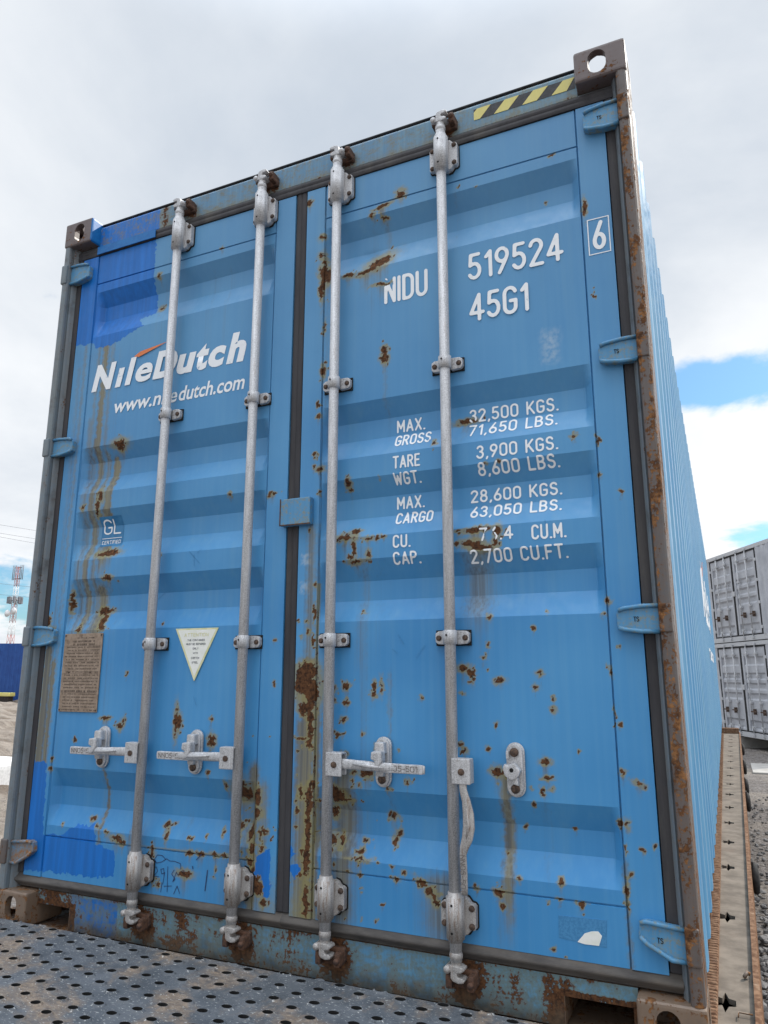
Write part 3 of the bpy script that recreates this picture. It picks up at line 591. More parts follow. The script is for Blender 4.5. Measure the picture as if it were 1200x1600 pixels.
def head_extra(X, Z):
    f = poly_field([(.150, 2.75), (.150, 2.90), (.500, 2.90), (.505, 2.75)], X, Z, .008) * np.clip(1.15 - np.clip((Z - 2.862) / .02, 0, 1), 0, 1)
    s = .5 * np.clip((2.83 - Z) / .05, 0, 1) * (X > .5)
    return dict(fresh=f, stain=s)
header = plate_grid('door_header', .1625, 2.2755, 2.763, 2.882, head_y, MT['head'], cont, rustf=head_rust, extra=head_extra)
b = B(MT['postblue']); b.box(.1625, 2.2755, .0762, .14, 2.775, 2.8815, .002); b.box(.05, 2.39, .064, .12, 2.7225, 2.7625, .001); b.build('header_beam', cont, (1.219, .1, 2.72))
b = B(MT['under0']); b.box(.1625, 2.2755, .0575, .075, 2.8825, 2.8865, .001); b.build('header_shadow_strip', cont, (1.219, .06, 2.88))  # added dark strip, paints the shadow line on top of the header
FORK = ((.127, .322), (2.090, 2.262))
def sill_keep(X, Z):
    k = np.ones(X.shape, bool)
    for a, c in FORK: k &= ~((X > a) & (X < c) & (Z < .074))
    return k
def sill_rust(X, Z):
    r = .22 * np.clip((.06 - Z) / .06, 0, 1) + .16 * np.clip((Z - .108) / .012, 0, 1)
    for x in (.655, 1.055, 1.40, 1.808): r = np.maximum(r, .9 * np.exp(-((X - x - .015) / .048) ** 2 - ((Z - .065) / .055) ** 2))
    r = np.maximum(r, .34 * np.exp(-((X - 2.06) / .05) ** 2)); r = np.maximum(r, .26 * np.exp(-((X - 1.93) / .06) ** 2)); r = np.maximum(r, .30 * np.exp(-((X - .82) / .10) ** 2)); r = np.maximum(r, .22 * np.exp(-((X - 1.25) / .08) ** 2))
    r = np.maximum(r, .45 * (np.exp(-((X - .25) / .10) ** 2)) * 1.0)
    for a, c in FORK: r = np.maximum(r, .5 * ((X > a - .03) & (X < c + .03) & (Z < .09)))
    return r
def sill_extra(X, Z):
    f = poly_field([(.326, -.05), (.326, .124), (.40, .114), (.545, .124), (.555, -.05)], X, Z, .008)
    return dict(fresh=f, stain=.35 * np.exp(-((X - 1.0) / .3) ** 2) + .1)
sill = plate_grid('door_sill', .1625, 2.2755, .002, .1215, .0552, MT['sill'], cont, rustf=sill_rust, extra=sill_extra, keep=sill_keep)
b = B(MT['castlow'], MT['hole'])
for a, c in FORK:                                           # the pockets through the sill
    b.box(a - .002, c + .002, .056, .30, .0742, .080, mi=0); b.box(a - .006, a - .0005, .056, .30, .002, .074, mi=0); b.box(c + .0005, c + .006, .056, .30, .002, .074, mi=0)
    b.box(a, c, .30, .31, .002, .074, mi=1)
b.box(.1625, 2.2755, .0565, .12, .0815, .1212, mi=0)
b.box(.325, 2.086, .0565, .12, .003, .0810, mi=0)
b.build('sill_beam', cont, (1.219, .1, 0))

# corner posts: outer tube with rounded front, inner channel towards the gasket
def post(side, y_front=1):
    """side=1 right"""
    f = (lambda x: CW - x) if side == 1 else (lambda x: x)
    b = B(MT['postrust'] if side == 1 else MT['postblue'], MT['postblue'])
    pr = [(.001, .16), (.001, .022), (.003, .012), (.008, .0055), (.016, .003), (.026, .003), (.0335, .007), (.036, .014), (.0365, .16)]
    t = [(f(a), y) for a, y in pr]
    def P(zs):
        for z0, z1 in zs: b.prism(t, z0, z1, 'z')
    P([(.118, 2.778)])
    pr2 = [(.037, .16), (.037, .030), (.041, .026), (.046, .034), (.053, .050), (.053, .16)]
    b.prism([(f(a), y) for a, y in pr2], .118, 2.778, 'z', mi=1)
    return b.build('corner_post', cont, (f(.02), .01, .118))
post(0); post(1)
for x in (.03, CW - .03):
    b = B(MT['side']); b.box(x - .028, x + .028, CL - .15, CL - .004, .118, 2.778, .006); b.build('corner_post', cont, (x, CL - .08, .118))
# ledge below each top casting (the lit corner stiffener)
b = B(MT['postblue']); b.box(.040, .162, .056, .12, 2.764, 2.7775, .002); b.build('corner_gusset', cont, (.1, .09, 2.764))
b = B(MT['postblue']); b.box(2.276, 2.398, .056, .12, 2.764, 2.7775, .002); b.build('corner_gusset', cont, (2.33, .09, 2.764))

def stadium(hw, hh, n=8, along='v'):
    r = min(hw, hh)
    if hh >= hw: return [(r * cos(pi * i / n), hh - r + r * sin(pi * i / n)) for i in range(n + 1)] + [(r * cos(pi + pi * i / n), -(hh - r) + r * sin(pi + pi * i / n)) for i in range(n + 1)]
    return [(hw - r + r * cos(-pi / 2 + pi * i / n), r * sin(-pi / 2 + pi * i / n)) for i in range(n + 1)] + [(-(hw - r) + r * cos(pi / 2 + pi * i / n), r * sin(pi / 2 + pi * i / n)) for i in range(n + 1)]
def casting(x0, y0, z0, m, front, fresh_side=False):
    """hollow ISO corner casting 162 x 178 x 118 with apertures in end, side and top/bottom"""
    W_, D_, H_ = .162, .178, .118
    def ob(bm):
        me = bpy.data.meshes.new('c'); bm.to_mesh(me); bm.free(); o = bpy.data.objects.new('c', me); col.objects.link(o); return o
    def prism_bm(pts, a0, a1, axis):
        q = B(); q.prism(pts, a0, a1, axis); return q.bm
    base = B(); base.box(0, W_, 0, D_, 0, H_, .011, seg=3); o = ob(base.bm)
    cut = [B().box(.022, W_ - .022, .026, D_ - .026, .018, H_ - .018).bm]
    out = x0 < 1.2                                            # side aperture on the outer side
    cx = .089 if out else W_ - .089
    e = stadium(.0285, .043); cut.append(prism_bm([(cx + a, H_ / 2 + c) for a, c in e], -.02 if front else D_ - .04, .04 if front else D_ + .02, 'y'))
    sd = stadium(.040, .0285); cut.append(prism_bm([(.089 + a, H_ / 2 + c) for a, c in sd], -.02 if out else W_ - .04, .04 if out else W_ + .02, 'x'))
    tp = stadium(.032, .062); top = z0 > 1
    cut.append(prism_bm([(cx + a, .089 + c) for a, c in tp], H_ - .03 if top else -.02, H_ + .02 if top else .03, 'z'))
    cs = [ob(c) for c in cut]
    for c in cs:
        md = o.modifiers.new('b', 'BOOLEAN'); md.operation = 'DIFFERENCE'; md.object = c; md.solver = 'EXACT'
    bpy.context.view_layer.update()
    me = bpy.data.meshes.new_from_object(o.evaluated_get(bpy.context.evaluated_depsgraph_get()))
    for c in cs + [o]: bpy.data.objects.remove(c)
    me.name = 'corner_casting'; me.materials.clear(); me.materials.append(m); me.materials.append(MT['freshblue'])
    for p in me.polygons:
        p.material_index = 1 if (fresh_side and p.normal.x > .6 and p.center.x > W_ - .012) else 0
    r = bpy.data.objects.new('corner_casting', me); return link(r, cont, (x0, y0, z0))
for x0 in (0, CW - .162):
    for y0, fr in ((0, True), (CL - .178, False)):
        casting(x0, y0, CH - .118, MT['casting'], fr, fresh_side=(x0 == 0 and fr))
        casting(x0, y0, 0, MT['castlow'] if fr else MT['postrust'], fr)

# side walls: vertical corrugation ---------------------------------------
PITCH, SD = .278, .034
def side_prof(y):
    """distance of the sheet inwards from its outer face"""
    t = np.mod(np.asarray(y, float) - .30, PITCH)
    return SD * np.clip(np.minimum((t - .072) / .066, (PITCH - t) / .066), 0, 1)
def side_wall(sign):
    ys = [.178]; y = .30
    while y < CL - .25:
        for q in (0, .072, .138, .212): ys.append(y + q)
        y += PITCH
    ys = np.array([v for v in ys if .178 <= v <= CL - .18] + [CL - .178]); zs = axis_pts(.105, 2.845, .16)
    Y, Z = np.meshgrid(ys, zs)
    ins = side_prof(Y); ins[:, 0] = SD; 
    X = (CW - .0025 - ins) if sign > 0 else (.0025 + ins)
    fc = grid_faces(len(ys), len(zs))
    return mesh_np('side_wall', np.stack([X, Y, Z], -1).reshape(-1, 3), fc, MT['side'], cont, (CW if sign > 0 else 0, CL / 2, .1))
side_wall(1); side_wall(-1)
for x0, x1 in ((.014, .075), (CW - .075, CW - .014)):
    b = B(MT['postblue']); b.box(x0, x1, .1785, CL - .179, 2.828, 2.885, .004); b.build('top_rail', cont, ((x0 + x1) / 2, CL / 2, 2.83))
for x0, x1 in ((.024, .07), (CW - .07, CW - .024)):
    b = B(MT['side']); b.box(x0, x1, .1785, CL - .179, .012, .150, .004); b.build('bottom_rail', cont, ((x0 + x1) / 2, CL / 2, .01))
ys = axis_pts(.14, CL - .14, .05); Xr = np.array([.076, CW - .076]); X, Y = np.meshgrid(Xr, ys)
Z = 2.868 + .010 * np.sin(Y * 2 * pi / .2)
mesh_np('roof_panel', np.stack([X, Y, Z], -1).reshape(-1, 3), grid_faces(2, len(ys)), MT['side'], cont, (CW / 2, CL / 2, 2.86))
b = B(MT['side'])
for i in range(9): b.prism([(.06 + i * .258, CL - .03), (.13 + i * .258, CL - .03), (.19 + i * .258, CL - .065), (.258 + i * .258, CL - .065), (.318 + i * .258, CL - .03), (.318 + i * .258, CL - .075), (.06 + i * .258, CL - .075)], .1, 2.83, 'z')
b.build('end_wall', cont, (CW / 2, CL - .05, .1))
b = B(MT['castlow']); b.box(.062, CW - .062, .32, CL - .19, .115, .145); b.build('floor_panel', cont, (CW / 2, CL / 2, .11))

# ------------------------------------------------------------------ locking bars
BARS = [(.6495, -1), (1.0585, -1), (1.3955, 1), (1.8065, 1)]
RY, RR = .012, .0168
def housing(x, z0, z1, up):
    b = B(MT['galv'] if up else MT['galvlow'], MT['bolt'], MT['hole'])
    # half round cover with a collar, plus a plate with bolts on either side
    zz = (z1 - z0)
    b.lathe([(z0 - .008, .0195), (z0, .021), (z0, .0255), (z1, .0255), (z1, .021), (z1 + .012, .020)], (x, RY, 0), 'z', 24)
    fl = [(x + .018, z0 + .006), (x + .030, z0 + .008), (x + .040, z0 + .020), (x + .050, z0 + .020), (x + .055, z0 + .026), (x + .055, z1 - .026), (x + .050, z1 - .020), (x + .040, z1 - .018), (x + .030, z1 - .006), (x + .018, z1 - .002)]
    b.prism(fl, .026, .0465, 'y', .0025)
    b.prism([(2 * x - a + .006, c) for a, c in fl][::-1], .030, .0465, 'y', .0025)
    b.prism([(x - .024, z0 + .004), (x + .024, z0 + .004), (x + .024, z1 - .004), (x - .024, z1 - .004)], .012, .045, 'y', .003)
    bk = [(.018, z0 + .001), (.032, z0 + .003), (.042, z0 + .017), (.052, z0 + .0175), (.0575, z0 + .024), (.0575, z1 - .024), (.052, z1 - .0175), (.042, z1 - .015), (.032, z1 - .003), (.018, z1)]
    b.prism([(x + a, c) for a, c in bk], .0455, .0492, 'y', mi=2); b.prism([(x - a + .006, c) for a, c in bk][::-1], .0455, .0492, 'y', mi=2)  # black rims behind both flanges paint in contact shadow and dirt
    for dz_ in (.030, zz - .030):
        b.bolt(x + .044, .0265, z0 + dz_, .0085, .007); b.bolt(x - .038, .0305, z0 + dz_, .0085, .007)
    for dz_ in (.018, zz - .018): b.lathe([(-.0142, .0036), (-.0138, .0)], (x - .002, 0, z0 + dz_), 'y', 10, 2, False)
    return b
def guide(x, z):
    b = B(MT['galv'], MT['bolt'], MT['hole']); h = .021
    b.lathe([(z - h, .0185), (z - h + .001, .0215), (z + h - .001, .0215), (z + h, .0185)], (x, RY, 0), 'z', 22)
    for s_ in (1, -1):
        p = [(x + s_ * .014, z - h), (x + s_ * .046, z - h + .002), (x + s_ * .054, z - h + .010), (x + s_ * .054, z + h - .008), (x + s_ * .044, z + h - .001), (x + s_ * .014, z + h)]
        b.prism(p if s_ > 0 else p[::-1], .030, .0475, 'y', .003)
        b.bolt(x + s_ * .042, .0305, z - .001, .0085, .007)
    b.box(x - .0565, x + .0565, .0445, .0492, z - h - .003, z + h + .0025, .0015, mi=2)  # black rim behind the ears, contact shadow and dirt as colour
    b.lathe([(-.0108, .0034), (-.0104, 0)], (x - .004, 0, z + .006), 'y', 10, 2, False)
    return b
def cam_head(x, z, up, spread):
    """cast cam at the bar end: neck, collar and a hooked claw"""
    b = B(MT['galv'] if up else MT['galvlow']); s_ = 1 if up else -1
    b.lathe([(z, .0155), (z + s_ * .012, .0185), (z + s_ * .020, .0185), (z + s_ * .024, .0145), (z + s_ * .040, .0150), (z + s_ * .046, .018), (z + s_ * .052, .014)], (x, RY, 0), 'z', 20)
    claw = [(-.013, .040), (-.026, .046), (-.030, .054), (-.022, .058), (-.012, .056), (-.012, .074), (-.006, .082), (.010, .086), (.024, .084), (.028, .076), (.020, .070), (.008, .070), (.006, .060), (.020, .056), (.027, .050), (.024, .044), (.012, .040)]
    pts = [(x + spread * a, z + s_ * c * .92) for a, c in claw]
    b.prism(pts, RY - .016, RY + .018, 'y', .004)
    b.lathe([(RY - .020, .004), (RY - .017, .010), (RY + .02, .010)], (x - spread * .022, 0, z + s_ * .048), 'y', 12)
    return b
def keeper(x, z, up, spread):
    b = B(MT['keeper']); s_ = 1 if up else -1
    b.prism([(x - .036, z - .004), (x + .044, z - .004), (x + .046, z + .030), (x + .038, z + .044), (x - .030, z + .044), (x - .038, z + .030)] if up else
            [(x - .036, z + .004), (x - .038, z - .032), (x - .028, z - .046), (x + .036, z - .046), (x + .048, z - .030), (x + .044, z + .004)], .040, .0585, 'y', .005)
    for q in (-.029, .033): b.box(x + q - .010, x + q + .010, .010, .050, z + s_ * .022 - .019, z + s_ * .022 + .019, .006)
    b.lathe([(.002, .005), (.006, .009), (.045, .009)], (x + .034, 0, z + s_ * .024), 'y', 12)
    return b
def handle(x, dirn, hang=False):
    hub = B(MT['galv'], MT['bolt']); zc = .628
    x0, x1 = (x + .004, x + .060) if dirn > 0 else (x - .060, x - .004)
    hub.box(x0, x1, -.012, -.0065, zc - .036, zc + .034, .003); hub.box(x0, x1, .020, .0255, zc - .034, zc + .032, .003)
    hub.prism([(x0, zc + .028), (x1, zc + .028), (x1, zc + .034), (x0, zc + .034)], -.010, .022, 'y', .002)
    if hang: hub.box(x1 - .004, x1 + .001, -.010, .022, zc - .034, zc + .030, .002)
    hub.bolt(x + dirn * .034, -.0125, zc - .002, .0095, .005)
    h = B(MT['galvlow'] if hang else MT['galv'])
    if not hang:
        n = 26; path = []; fl = []; rr = []
        for i in range(n + 1):
            t = i / n; L = .030 + .300 * t
            path.append((x + dirn * L, -.001 - .006 * sin(pi * t), zc + .002 - .006 * t)); k = math.exp(-((t - .42) / .16) ** 2)
            rr.append(1.0); fl.append((.0155 - .0035 * t, .0042 + .0085 * k))
        h.tube(path, rr, 12, flat=fl)
        h.box(min(x + dirn * .19, x + dirn * .325), max(x + dirn * .19, x + dirn * .325), -.010, .006, zc - .0165, zc + .0095, .003)
        h.tube([(x + dirn * .10, -.014, zc + .004), (x + dirn * .15, -.018, zc + .001), (x + dirn * .20, -.014, zc - .003)], [.003, .007, .003], 8)
    else:
        pts = [(.034, .605, .0120), (.038, .575, .0115), (.047, .548, .0130), (.053, .515, .0165), (.054, .480, .0175), (.049, .452, .0160), (.038, .425, .0125), (.034, .408, .0105), (.035, .360, .0100), (.034, .303, .0095)]
        P = []; W_ = []
        for i in range(len(pts) - 1):
            for k in range(3):
                t = k / 3; P.append((x + pts[i][0] * (1 - t) + pts[i + 1][0] * t, -.004 - .010 * sin(pi * (i + t) / 9), pts[i][1] * (1 - t) + pts[i + 1][1] * t)); W_.append(pts[i][2] * (1 - t) + pts[i + 1][2] * t)
        P.append((x + pts[-1][0], -.004, pts[-1][1])); W_.append(pts[-1][2])
        h.tube(P, [1.0] * len(P), 12, flat=[(w, .0050) for w in W_])
        h.tube([(x + .050, -.016, .530), (x + .055, -.019, .485), (x + .046, -.016, .445)], [.002, .0055, .002], 8)
    return hub, h
def emboss(name, txt, x0, z0, w_, h_, y, parent, vertical=False, m=None):
    V, Fc = [], []; text_polys(V, Fc, txt, 0, 0, w_, h_, h_ * .14, step=.0012)
    if vertical: V = [(x0 + b_, z0 - a_) for a_, b_ in V]
    else: V = [(x0 + a_, z0 + b_) for a_, b_ in V]
    wl_ = WL[parent.name]
    return flush(name, V, Fc, m or MT['bolt'], parent, 0, lambda a, c: np.full(a.shape, y), wl_)
for i, (x, dirn) in enumerate(BARS):
    b = B(MT['galv']); b.lathe([(.130, RR), (2.790, RR)], (x, RY, 0), 'z', 24)
    rod = b.build('locking_bar', cont, (x, RY, .13))
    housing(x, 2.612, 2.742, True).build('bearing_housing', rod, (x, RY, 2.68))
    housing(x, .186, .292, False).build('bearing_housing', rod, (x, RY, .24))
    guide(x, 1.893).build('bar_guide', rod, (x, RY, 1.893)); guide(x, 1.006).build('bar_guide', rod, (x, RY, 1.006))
    sp = 1 if i != 2 else 1
    cam_head(x, 2.765, True, 1 if i % 2 else -1).build('locking_cam', rod, (x, RY, 2.77))
    cam_head(x, .158, False, 1).build('locking_cam', rod, (x, RY, .15))
    hub, h = handle(x, dirn, i == 3)
    hb = hub.build('handle_hub', rod, (x, RY, .628)); hh = h.build('handle', rod, (x + dirn * .03, 0, .628))
    if i == 3: hh['label'] = 'door handle hanging straight down along its bar'
    emboss('embossed_mark', 'NN05-501', *((x + dirn * .200 if dirn > 0 else x - .318), .6165) , .110, .017, -.0104, rod, m=MT['relief']) if i != 3 else emboss('embossed_mark', 'NN05-501', x + .026, .408, .095, .016, -.0155, rod, True, m=MT['relief'])
    keeper(x + .006, 2.796, True, 1).build('cam_keeper', cont, (x, .05, 2.80))
    keeper(x + .006, .098, False, 1).build('cam_keeper', cont, (x, .05, .09))

# handle catches: oval plates with two bolts and a swivelling latch
def catch(x, z, closed=True):
    b = B(MT['galv'], MT['bolt'], MT['hole'])
    b.prism([(x + a, z + c) for a, c in stadium(.0265, .074, 10)], .0385, .0465, 'y', .002, mi=0)
    b.prism([(x + a, z + c) for a, c in stadium(.0225, .070, 10)], .030, .040, 'y', .002)
    for s_ in (.048, -.050): b.bolt(x, .0305, z + s_, .0125, .010)
    if closed:
        b.prism([(x - .016, z + .034), (x + .018, z + .036), (x + .020, z + .008), (x + .004, z - .016), (x - .008, z - .020), (x - .014, z - .012), (x - .004, z + .006), (x - .018, z + .012)], -.018, .012, 'y', .005)
        b.prism([(x - .014, z + .06), (x + .016, z + .06), (x + .018, z + .026), (x - .016, z + .026)], .004, .034, 'y', .005)
        b.prism([(x - .014, z - .022), (x + .014, z - .022), (x + .012, z - .040), (x - .012, z - .040)], .012, .034, 'y', .004)
    else:
        b.prism([(x - .030, z + .006), (x - .026, z + .018), (x - .014, z + .014), (x + .004, z + .024), (x + .014, z + .010), (x + .022, z + .002), (x + .016, z - .012), (x + .004, z - .026), (x - .012, z - .026), (x - .026, z - .012)], .006, .030, 'y', .006)
        b.prism([(x - .008, z - .018), (x + .012, z - .018), (x + .014, z - .040), (x - .002, z - .036)], .010, .030, 'y', .003)
        b.lathe([(.0055, .006), (.0052, 0)], (x - .004, 0, z + .002), 'y', 12, 2, False)
        b.prism([(x - .022, z + .030), (x - .014, z + .030), (x - .014, z + .052), (x - .022, z + .052)], .018, .032, 'y', .002)
    return b.build('handle_catch', cont, (x, .045, z))
for x, c in ((.437, True), (.861, True), (1.574, True)): catch(x, .636, c)
o_ = catch(1.986, .634, False); o_['label'] = 'empty handle catch with its latch hanging open'

# hinges -------------------------------------------------------------
def hinge(side, z0, z1, low=False):
    f = (lambda x: x) if side == 1 else (lambda x: CW - .003 - x)
    zc = (z0 + z1) / 2; H = (z1 - z0) / 2
    mats = [MT['rusthinge'] if (low and side == 0) else MT['hinge'], MT['postrust'] if (side == 1 or low) else MT['postblue'], MT['hole']]
    b = B(*mats); tip, knee = 2.290, 2.402
    if not low: prof = [(tip, zc - H * .55), (tip, zc + H * .60), (tip + .015, zc + H * .78), (knee - .045, zc + H), (knee, zc + H), (knee, zc - H), (knee - .05, zc - H * .95), (tip + .015, zc - H * .78)]
    else: prof = [(tip, zc + H * .1), (tip + .004, zc + H * .85), (tip + .02, zc + H), (knee, zc + H * .80), (knee, zc - H), (knee - .035, zc - H), (tip + .018, zc - H * .25)]
    P = [(f(a), c) for a, c in prof]
    if side != 1: P = P[::-1]
    b.prism(P, .024, .049, 'y', .004)
    # raised rims along upper and lower edge
    up = [(tip + .004, zc + H * .66), (tip + .02, zc + H * .82), (knee - .045, zc + H * .95), (knee - .002, zc + H * .95)] if not low else [(tip + .006, zc + H * .84), (tip + .02, zc + H * .95), (knee, zc + H * .75)]
    dn = [(tip + .004, zc - H * .60), (tip + .02, zc - H * .74), (knee - .05, zc - H * .90), (knee - .002, zc - H * .95)] if not low else [(tip + .004, zc + H * .12), (tip + .018, zc - H * .22), (knee - .035, zc - H * .95), (knee, zc - H * .95)]
    for ln in (up, dn): b.tube([(f(a), .021, c) for a, c in ln], .0062, 8)
    # knuckle wrapped round the pin, standing just proud of the post
    kx = f(2.4185)
    b.box(min(f(2.401), f(2.4345)), max(f(2.401), f(2.4345)), -.0015, .045, zc - H - .002, zc + H + .002, .007, mi=1, seg=3)
    b.lathe([(zc - H - .0075, .0148), (zc - H - .004, .0148)], (kx, .018, 0), 'z', 16, 2); b.lathe([(zc + H + .004, .0148), (zc + H + .0075, .0148)], (kx, .018, 0), 'z', 16, 2)
    o = b.build('hinge', cont, (f(2.35), .03, zc))
    if side == 1: emboss('embossed_mark', 'TS', f(2.334), zc - .007, .015, .014, .0228, o, m=MT['hole'])
    return o
for side in (1, 0):
    for z0, z1 in ((2.600, 2.688), (1.797, 1.872), (1.008, 1.082)): hinge(side, z0, z1)
    h_ = hinge(side, .206, .290, True)
    if side == 0: h_['label'] = 'hinge coated with orange rust'

# cover plate over the meeting edges
b = B(MT['hinge'], MT['keeper']); b.box(1.184, 1.305, .020, .047, 1.400, 1.496, .004)
b.prism([(1.184, 1.400), (1.305, 1.400), (1.305, 1.404), (1.184, 1.404)], .0185, .021, 'y', 0, 1); b.prism([(1.184, 1.404), (1.188, 1.404), (1.188, 1.496), (1.184, 1.496)], .0185, .021, 'y', 0, 1)
cover = b.build('lock_cover', cont, (1.245, .035, 1.40))

# ------------------------------------------------------------------ markings on the doors
WORN += [(1.576, 2.254, .012), (1.585, 2.252, .009), (1.60, 2.248, .007), (1.927, 1.318, .016), (1.935, 1.300, .012), (1.96, 1.325, .012), (1.955, 1.29, .010), (1.735, 1.649, .008), (1.878, 1.702, .006), (1.973, 1.338, .010)]
TXT = [('NIDU', 1.572, 2.172, .165, .1), ('519524', 1.882, 2.187, .318, .1), ('6', 2.293, 2.193, .041, .1), ('45G1', 1.883, 2.037, .2, .1)]
SM = [('MAX.', 1.604, 1.701, .103, .045), ('GROSS', 1.603, 1.647, .130, .044), ('TARE', 1.603, 1.565, .098, .044), ('WGT.', 1.603, 1.512, .096, .040), ('MAX.', 1.603, 1.433, .099, .043), ('CARGO', 1.603, 1.380, .131, .041),
 ('CU.', 1.603, 1.298, .062, .043), ('CAP.', 1.603, 1.244, .095, .041), ('32,500 KGS.', 1.863, 1.699, .289, .045), ('71,650 LBS.', 1.863, 1.646, .287, .044), ('3,900 KGS.', 1.894, 1.563, .257, .044), ('8,600 LBS.', 1.894, 1.511, .257, .041),
 ('28,600 KGS.', 1.860, 1.430, .289, .042), ('63,050 LBS.', 1.861, 1.378, .287, .040), ('76.4', 1.895, 1.299, .107, .042), ('CU.M.', 2.058, 1.291, .103, .046), ('2,700 CU.FT.', 1.862, 1.232, .299, .042)]
fl_surf = lambda a, c: dprof(a, c) - .003 * (a > 2.264)
wr = WL[door_r.name]; wlft = WL[door_l.name]
for t_, x, z, w_, h_ in TXT:
    if t_ != '6': V, Fc = [], []; text_polys(V, Fc, t_, x, z, w_, h_, .0125, xs_gap=.26); flush('registration_lettering', V, Fc, MT['white'], door_r, .0014, fl_surf, wr)
V, Fc = [], []; text_polys(V, Fc, '6', 2.293, 2.193, .041, .1, .0125)
# outline box round the check digit
for pl in ([(2.281, 2.180), (2.345, 2.180), (2.345, 2.302), (2.281, 2.302)],):
    for i in range(4):
        (x0, z0), (x1, z1) = pl[i], pl[(i + 1) % 4]; q = .0016; n0 = len(V)
        if z0 == z1: V += [(min(x0, x1) - q, z0 - q), (max(x0, x1) + q, z0 - q), (max(x0, x1) + q, z0 + q), (min(x0, x1) - q, z0 + q)]
        else: V += [(x0 - q, min(z0, z1) + q), (x0 + q, min(z0, z1) + q), (x0 + q, max(z0, z1) - q), (x0 - q, max(z0, z1) - q)]
        Fc.append([n0, n0 + 1, n0 + 2, n0 + 3])
flush('check_digit', V, Fc, MT['white'], door_r, .0014, fl_surf, wr)
for t_, x, z, w_, h_ in SM: V, Fc = [], []; text_polys(V, Fc, t_, x, z, w_, h_, .0062, step=.0021, xs_gap=.27); flush('weight_lettering', V, Fc, MT['white'], door_r, .0014, fl_surf, wr)
WORN.clear()

# company name: heavy slanted letters, an orange swoosh instead of the dot
for seg_, x0, wd in (('N', .200, .130), ('\u0131', .331, .048), ('l', .384, .055), ('e', .440, .090), ('D', .532, .125), ('u', .655, .096), ('t', .752, .062), ('c', .812, .084), ('h', .898, .092)):
    cap = .112 if seg_ in 'ND' else .118 if seg_ in 'h' else .112
    font_on_door('company_lettering', seg_, x0, 2.077, wd, cap, MT['white'], door_l, offset=.028 if seg_ == 'e' else .048, shear=.22, wloc=wlft)
b = B(MT['orange'])
b.quad([(.424, DY - .0014, 2.192), (.452, DY - .0014, 2.186), (.600, DY - .0014, 2.226), (.458, DY - .0014, 2.209)][:4])
b.build('logo_swoosh', door_l, wlft)
font_on_door('web_address', 'www.nile', .338, 1.956, .330, .062, MT['white'], door_l, offset=.018, shear=.2, wloc=wlft)
font_on_door('web_address', 'dutch.com', .676, 1.956, .314, .062, MT['white'], door_l, offset=.018, shear=.2, wloc=wlft)

# certificate sticker, follows the corrugation
def patch(name, x0, x1, z0, z1, m, parent, lift, wl_):
    xs = np.array([x0, x1]); zs = axis_pts(z0, z1, .02, [q for c4 in CORR for q in c4]); X, Z = np.meshgrid(xs, zs); Y = dprof(X, Z) - lift
    return mesh_np(name, np.stack([X, Y, Z], -1).reshape(-1, 3), grid_faces(2, len(zs)), m, parent, wl_)
cs = patch('certificate_sticker', .292, .408, 1.400, 1.520, MT['certblue'], door_l, .0010, wlft)
V, Fc = [], []; text_polys(V, Fc, 'GL', .305, 1.449, .090, .060, .0062); text_polys(V, Fc, 'CERTIFIED', .299, 1.409, .100, .015, .0022, step=.0011, xs_gap=.2)
n0 = len(V); V += [(.298, 1.432), (.402, 1.432), (.402, 1.4345), (.298, 1.4345)]; Fc.append([n0, n0 + 1, n0 + 2, n0 + 3])
flush('certificate_lettering', V, Fc, MT['white'], door_l, .0022, dprof, wlft)
# warning triangle
b = B(MT['stickeredge'], MT['sticker'])
b.prism([(.733, 1.060), (.925, 1.060), (.829, .874)], .0485, .0505, 'y'); b.quad([(.744, .0481, 1.0545), (.914, .0481, 1.0545), (.829, .0481, .889)][::1], 1)
tri = b.build('warning_sticker', door_l, wlft)
V, Fc = [], []
for t_, xc, z, w_, h_ in (('THE CONTAINER', .829, 1.014, .078, .0075), ('MUST BE REPAIRED', .829, 1.000, .086, .0075), ('ONLY', .829, .984, .026, .0075), ('WITH', .829, .969, .022, .006), ('CORTEN', .829, .951, .036, .0075), ('STEEL', .829, .935, .028, .0075)):
    text_polys(V, Fc, t_, xc - w_ / 2, z, w_, h_, .0013, step=.0009, xs_gap=.2)
flush('sticker_lettering', V, Fc, MT['print'], door_l, 0, lambda a, c: np.full(a.shape, .0474), wlft)
V, Fc = [], []; text_polys(V, Fc, 'ATTENTION', .775, 1.030, .108, .013, .002, step=.0012, xs_gap=.2)
flush('sticker_lettering', V, Fc, MT['stickeredge'], door_l, 0, lambda a, c: np.full(a.shape, .0474), wlft)
# approval plate with worn, unreadable relief
b = B(MT['plate'], MT['platemark'], MT['bolt']); b.box(.186, .384, .0445, .0485, .757, 1.053, .0012)
rg = random.Random(5); z = 1.038
for row in range(24):
    x = .196 + (.03 if row in (0, 1, 2) else 0) + rg.random() * .01; xe = .376 - (.03 if row in (0, 1, 2) else 0)
    hh = .0075 if row in (1, 2, 17) else .0045
    while x < xe:
        w_ = rg.uniform(.002, .007)
        if rg.random() < .78: b.quad([(x, .0441, z), (min(x + w_, xe), .0441, z), (min(x + w_, xe), .0441, z - hh * rg.uniform(.5, 1)), (x, .0441, z - hh)][::-1], 1)
        x += w_ + rg.uniform(.001, .003)
    if row in (3, 5, 8, 12, 14, 18): b.quad([(.196, .04405, z + .0032), (.376, .04405, z + .0032), (.376, .04405, z + .0042), (.196, .04405, z + .0042)], 1)
    z -= .0118
for q in ((.192, 1.046), (.378, 1.046), (.192, .764), (.378, .764), (.225, .905), (.335, .905)): b.bolt(q[0], .0445, q[1], .0035, .002, 2)
b.build('data_plate', door_l, wlft)
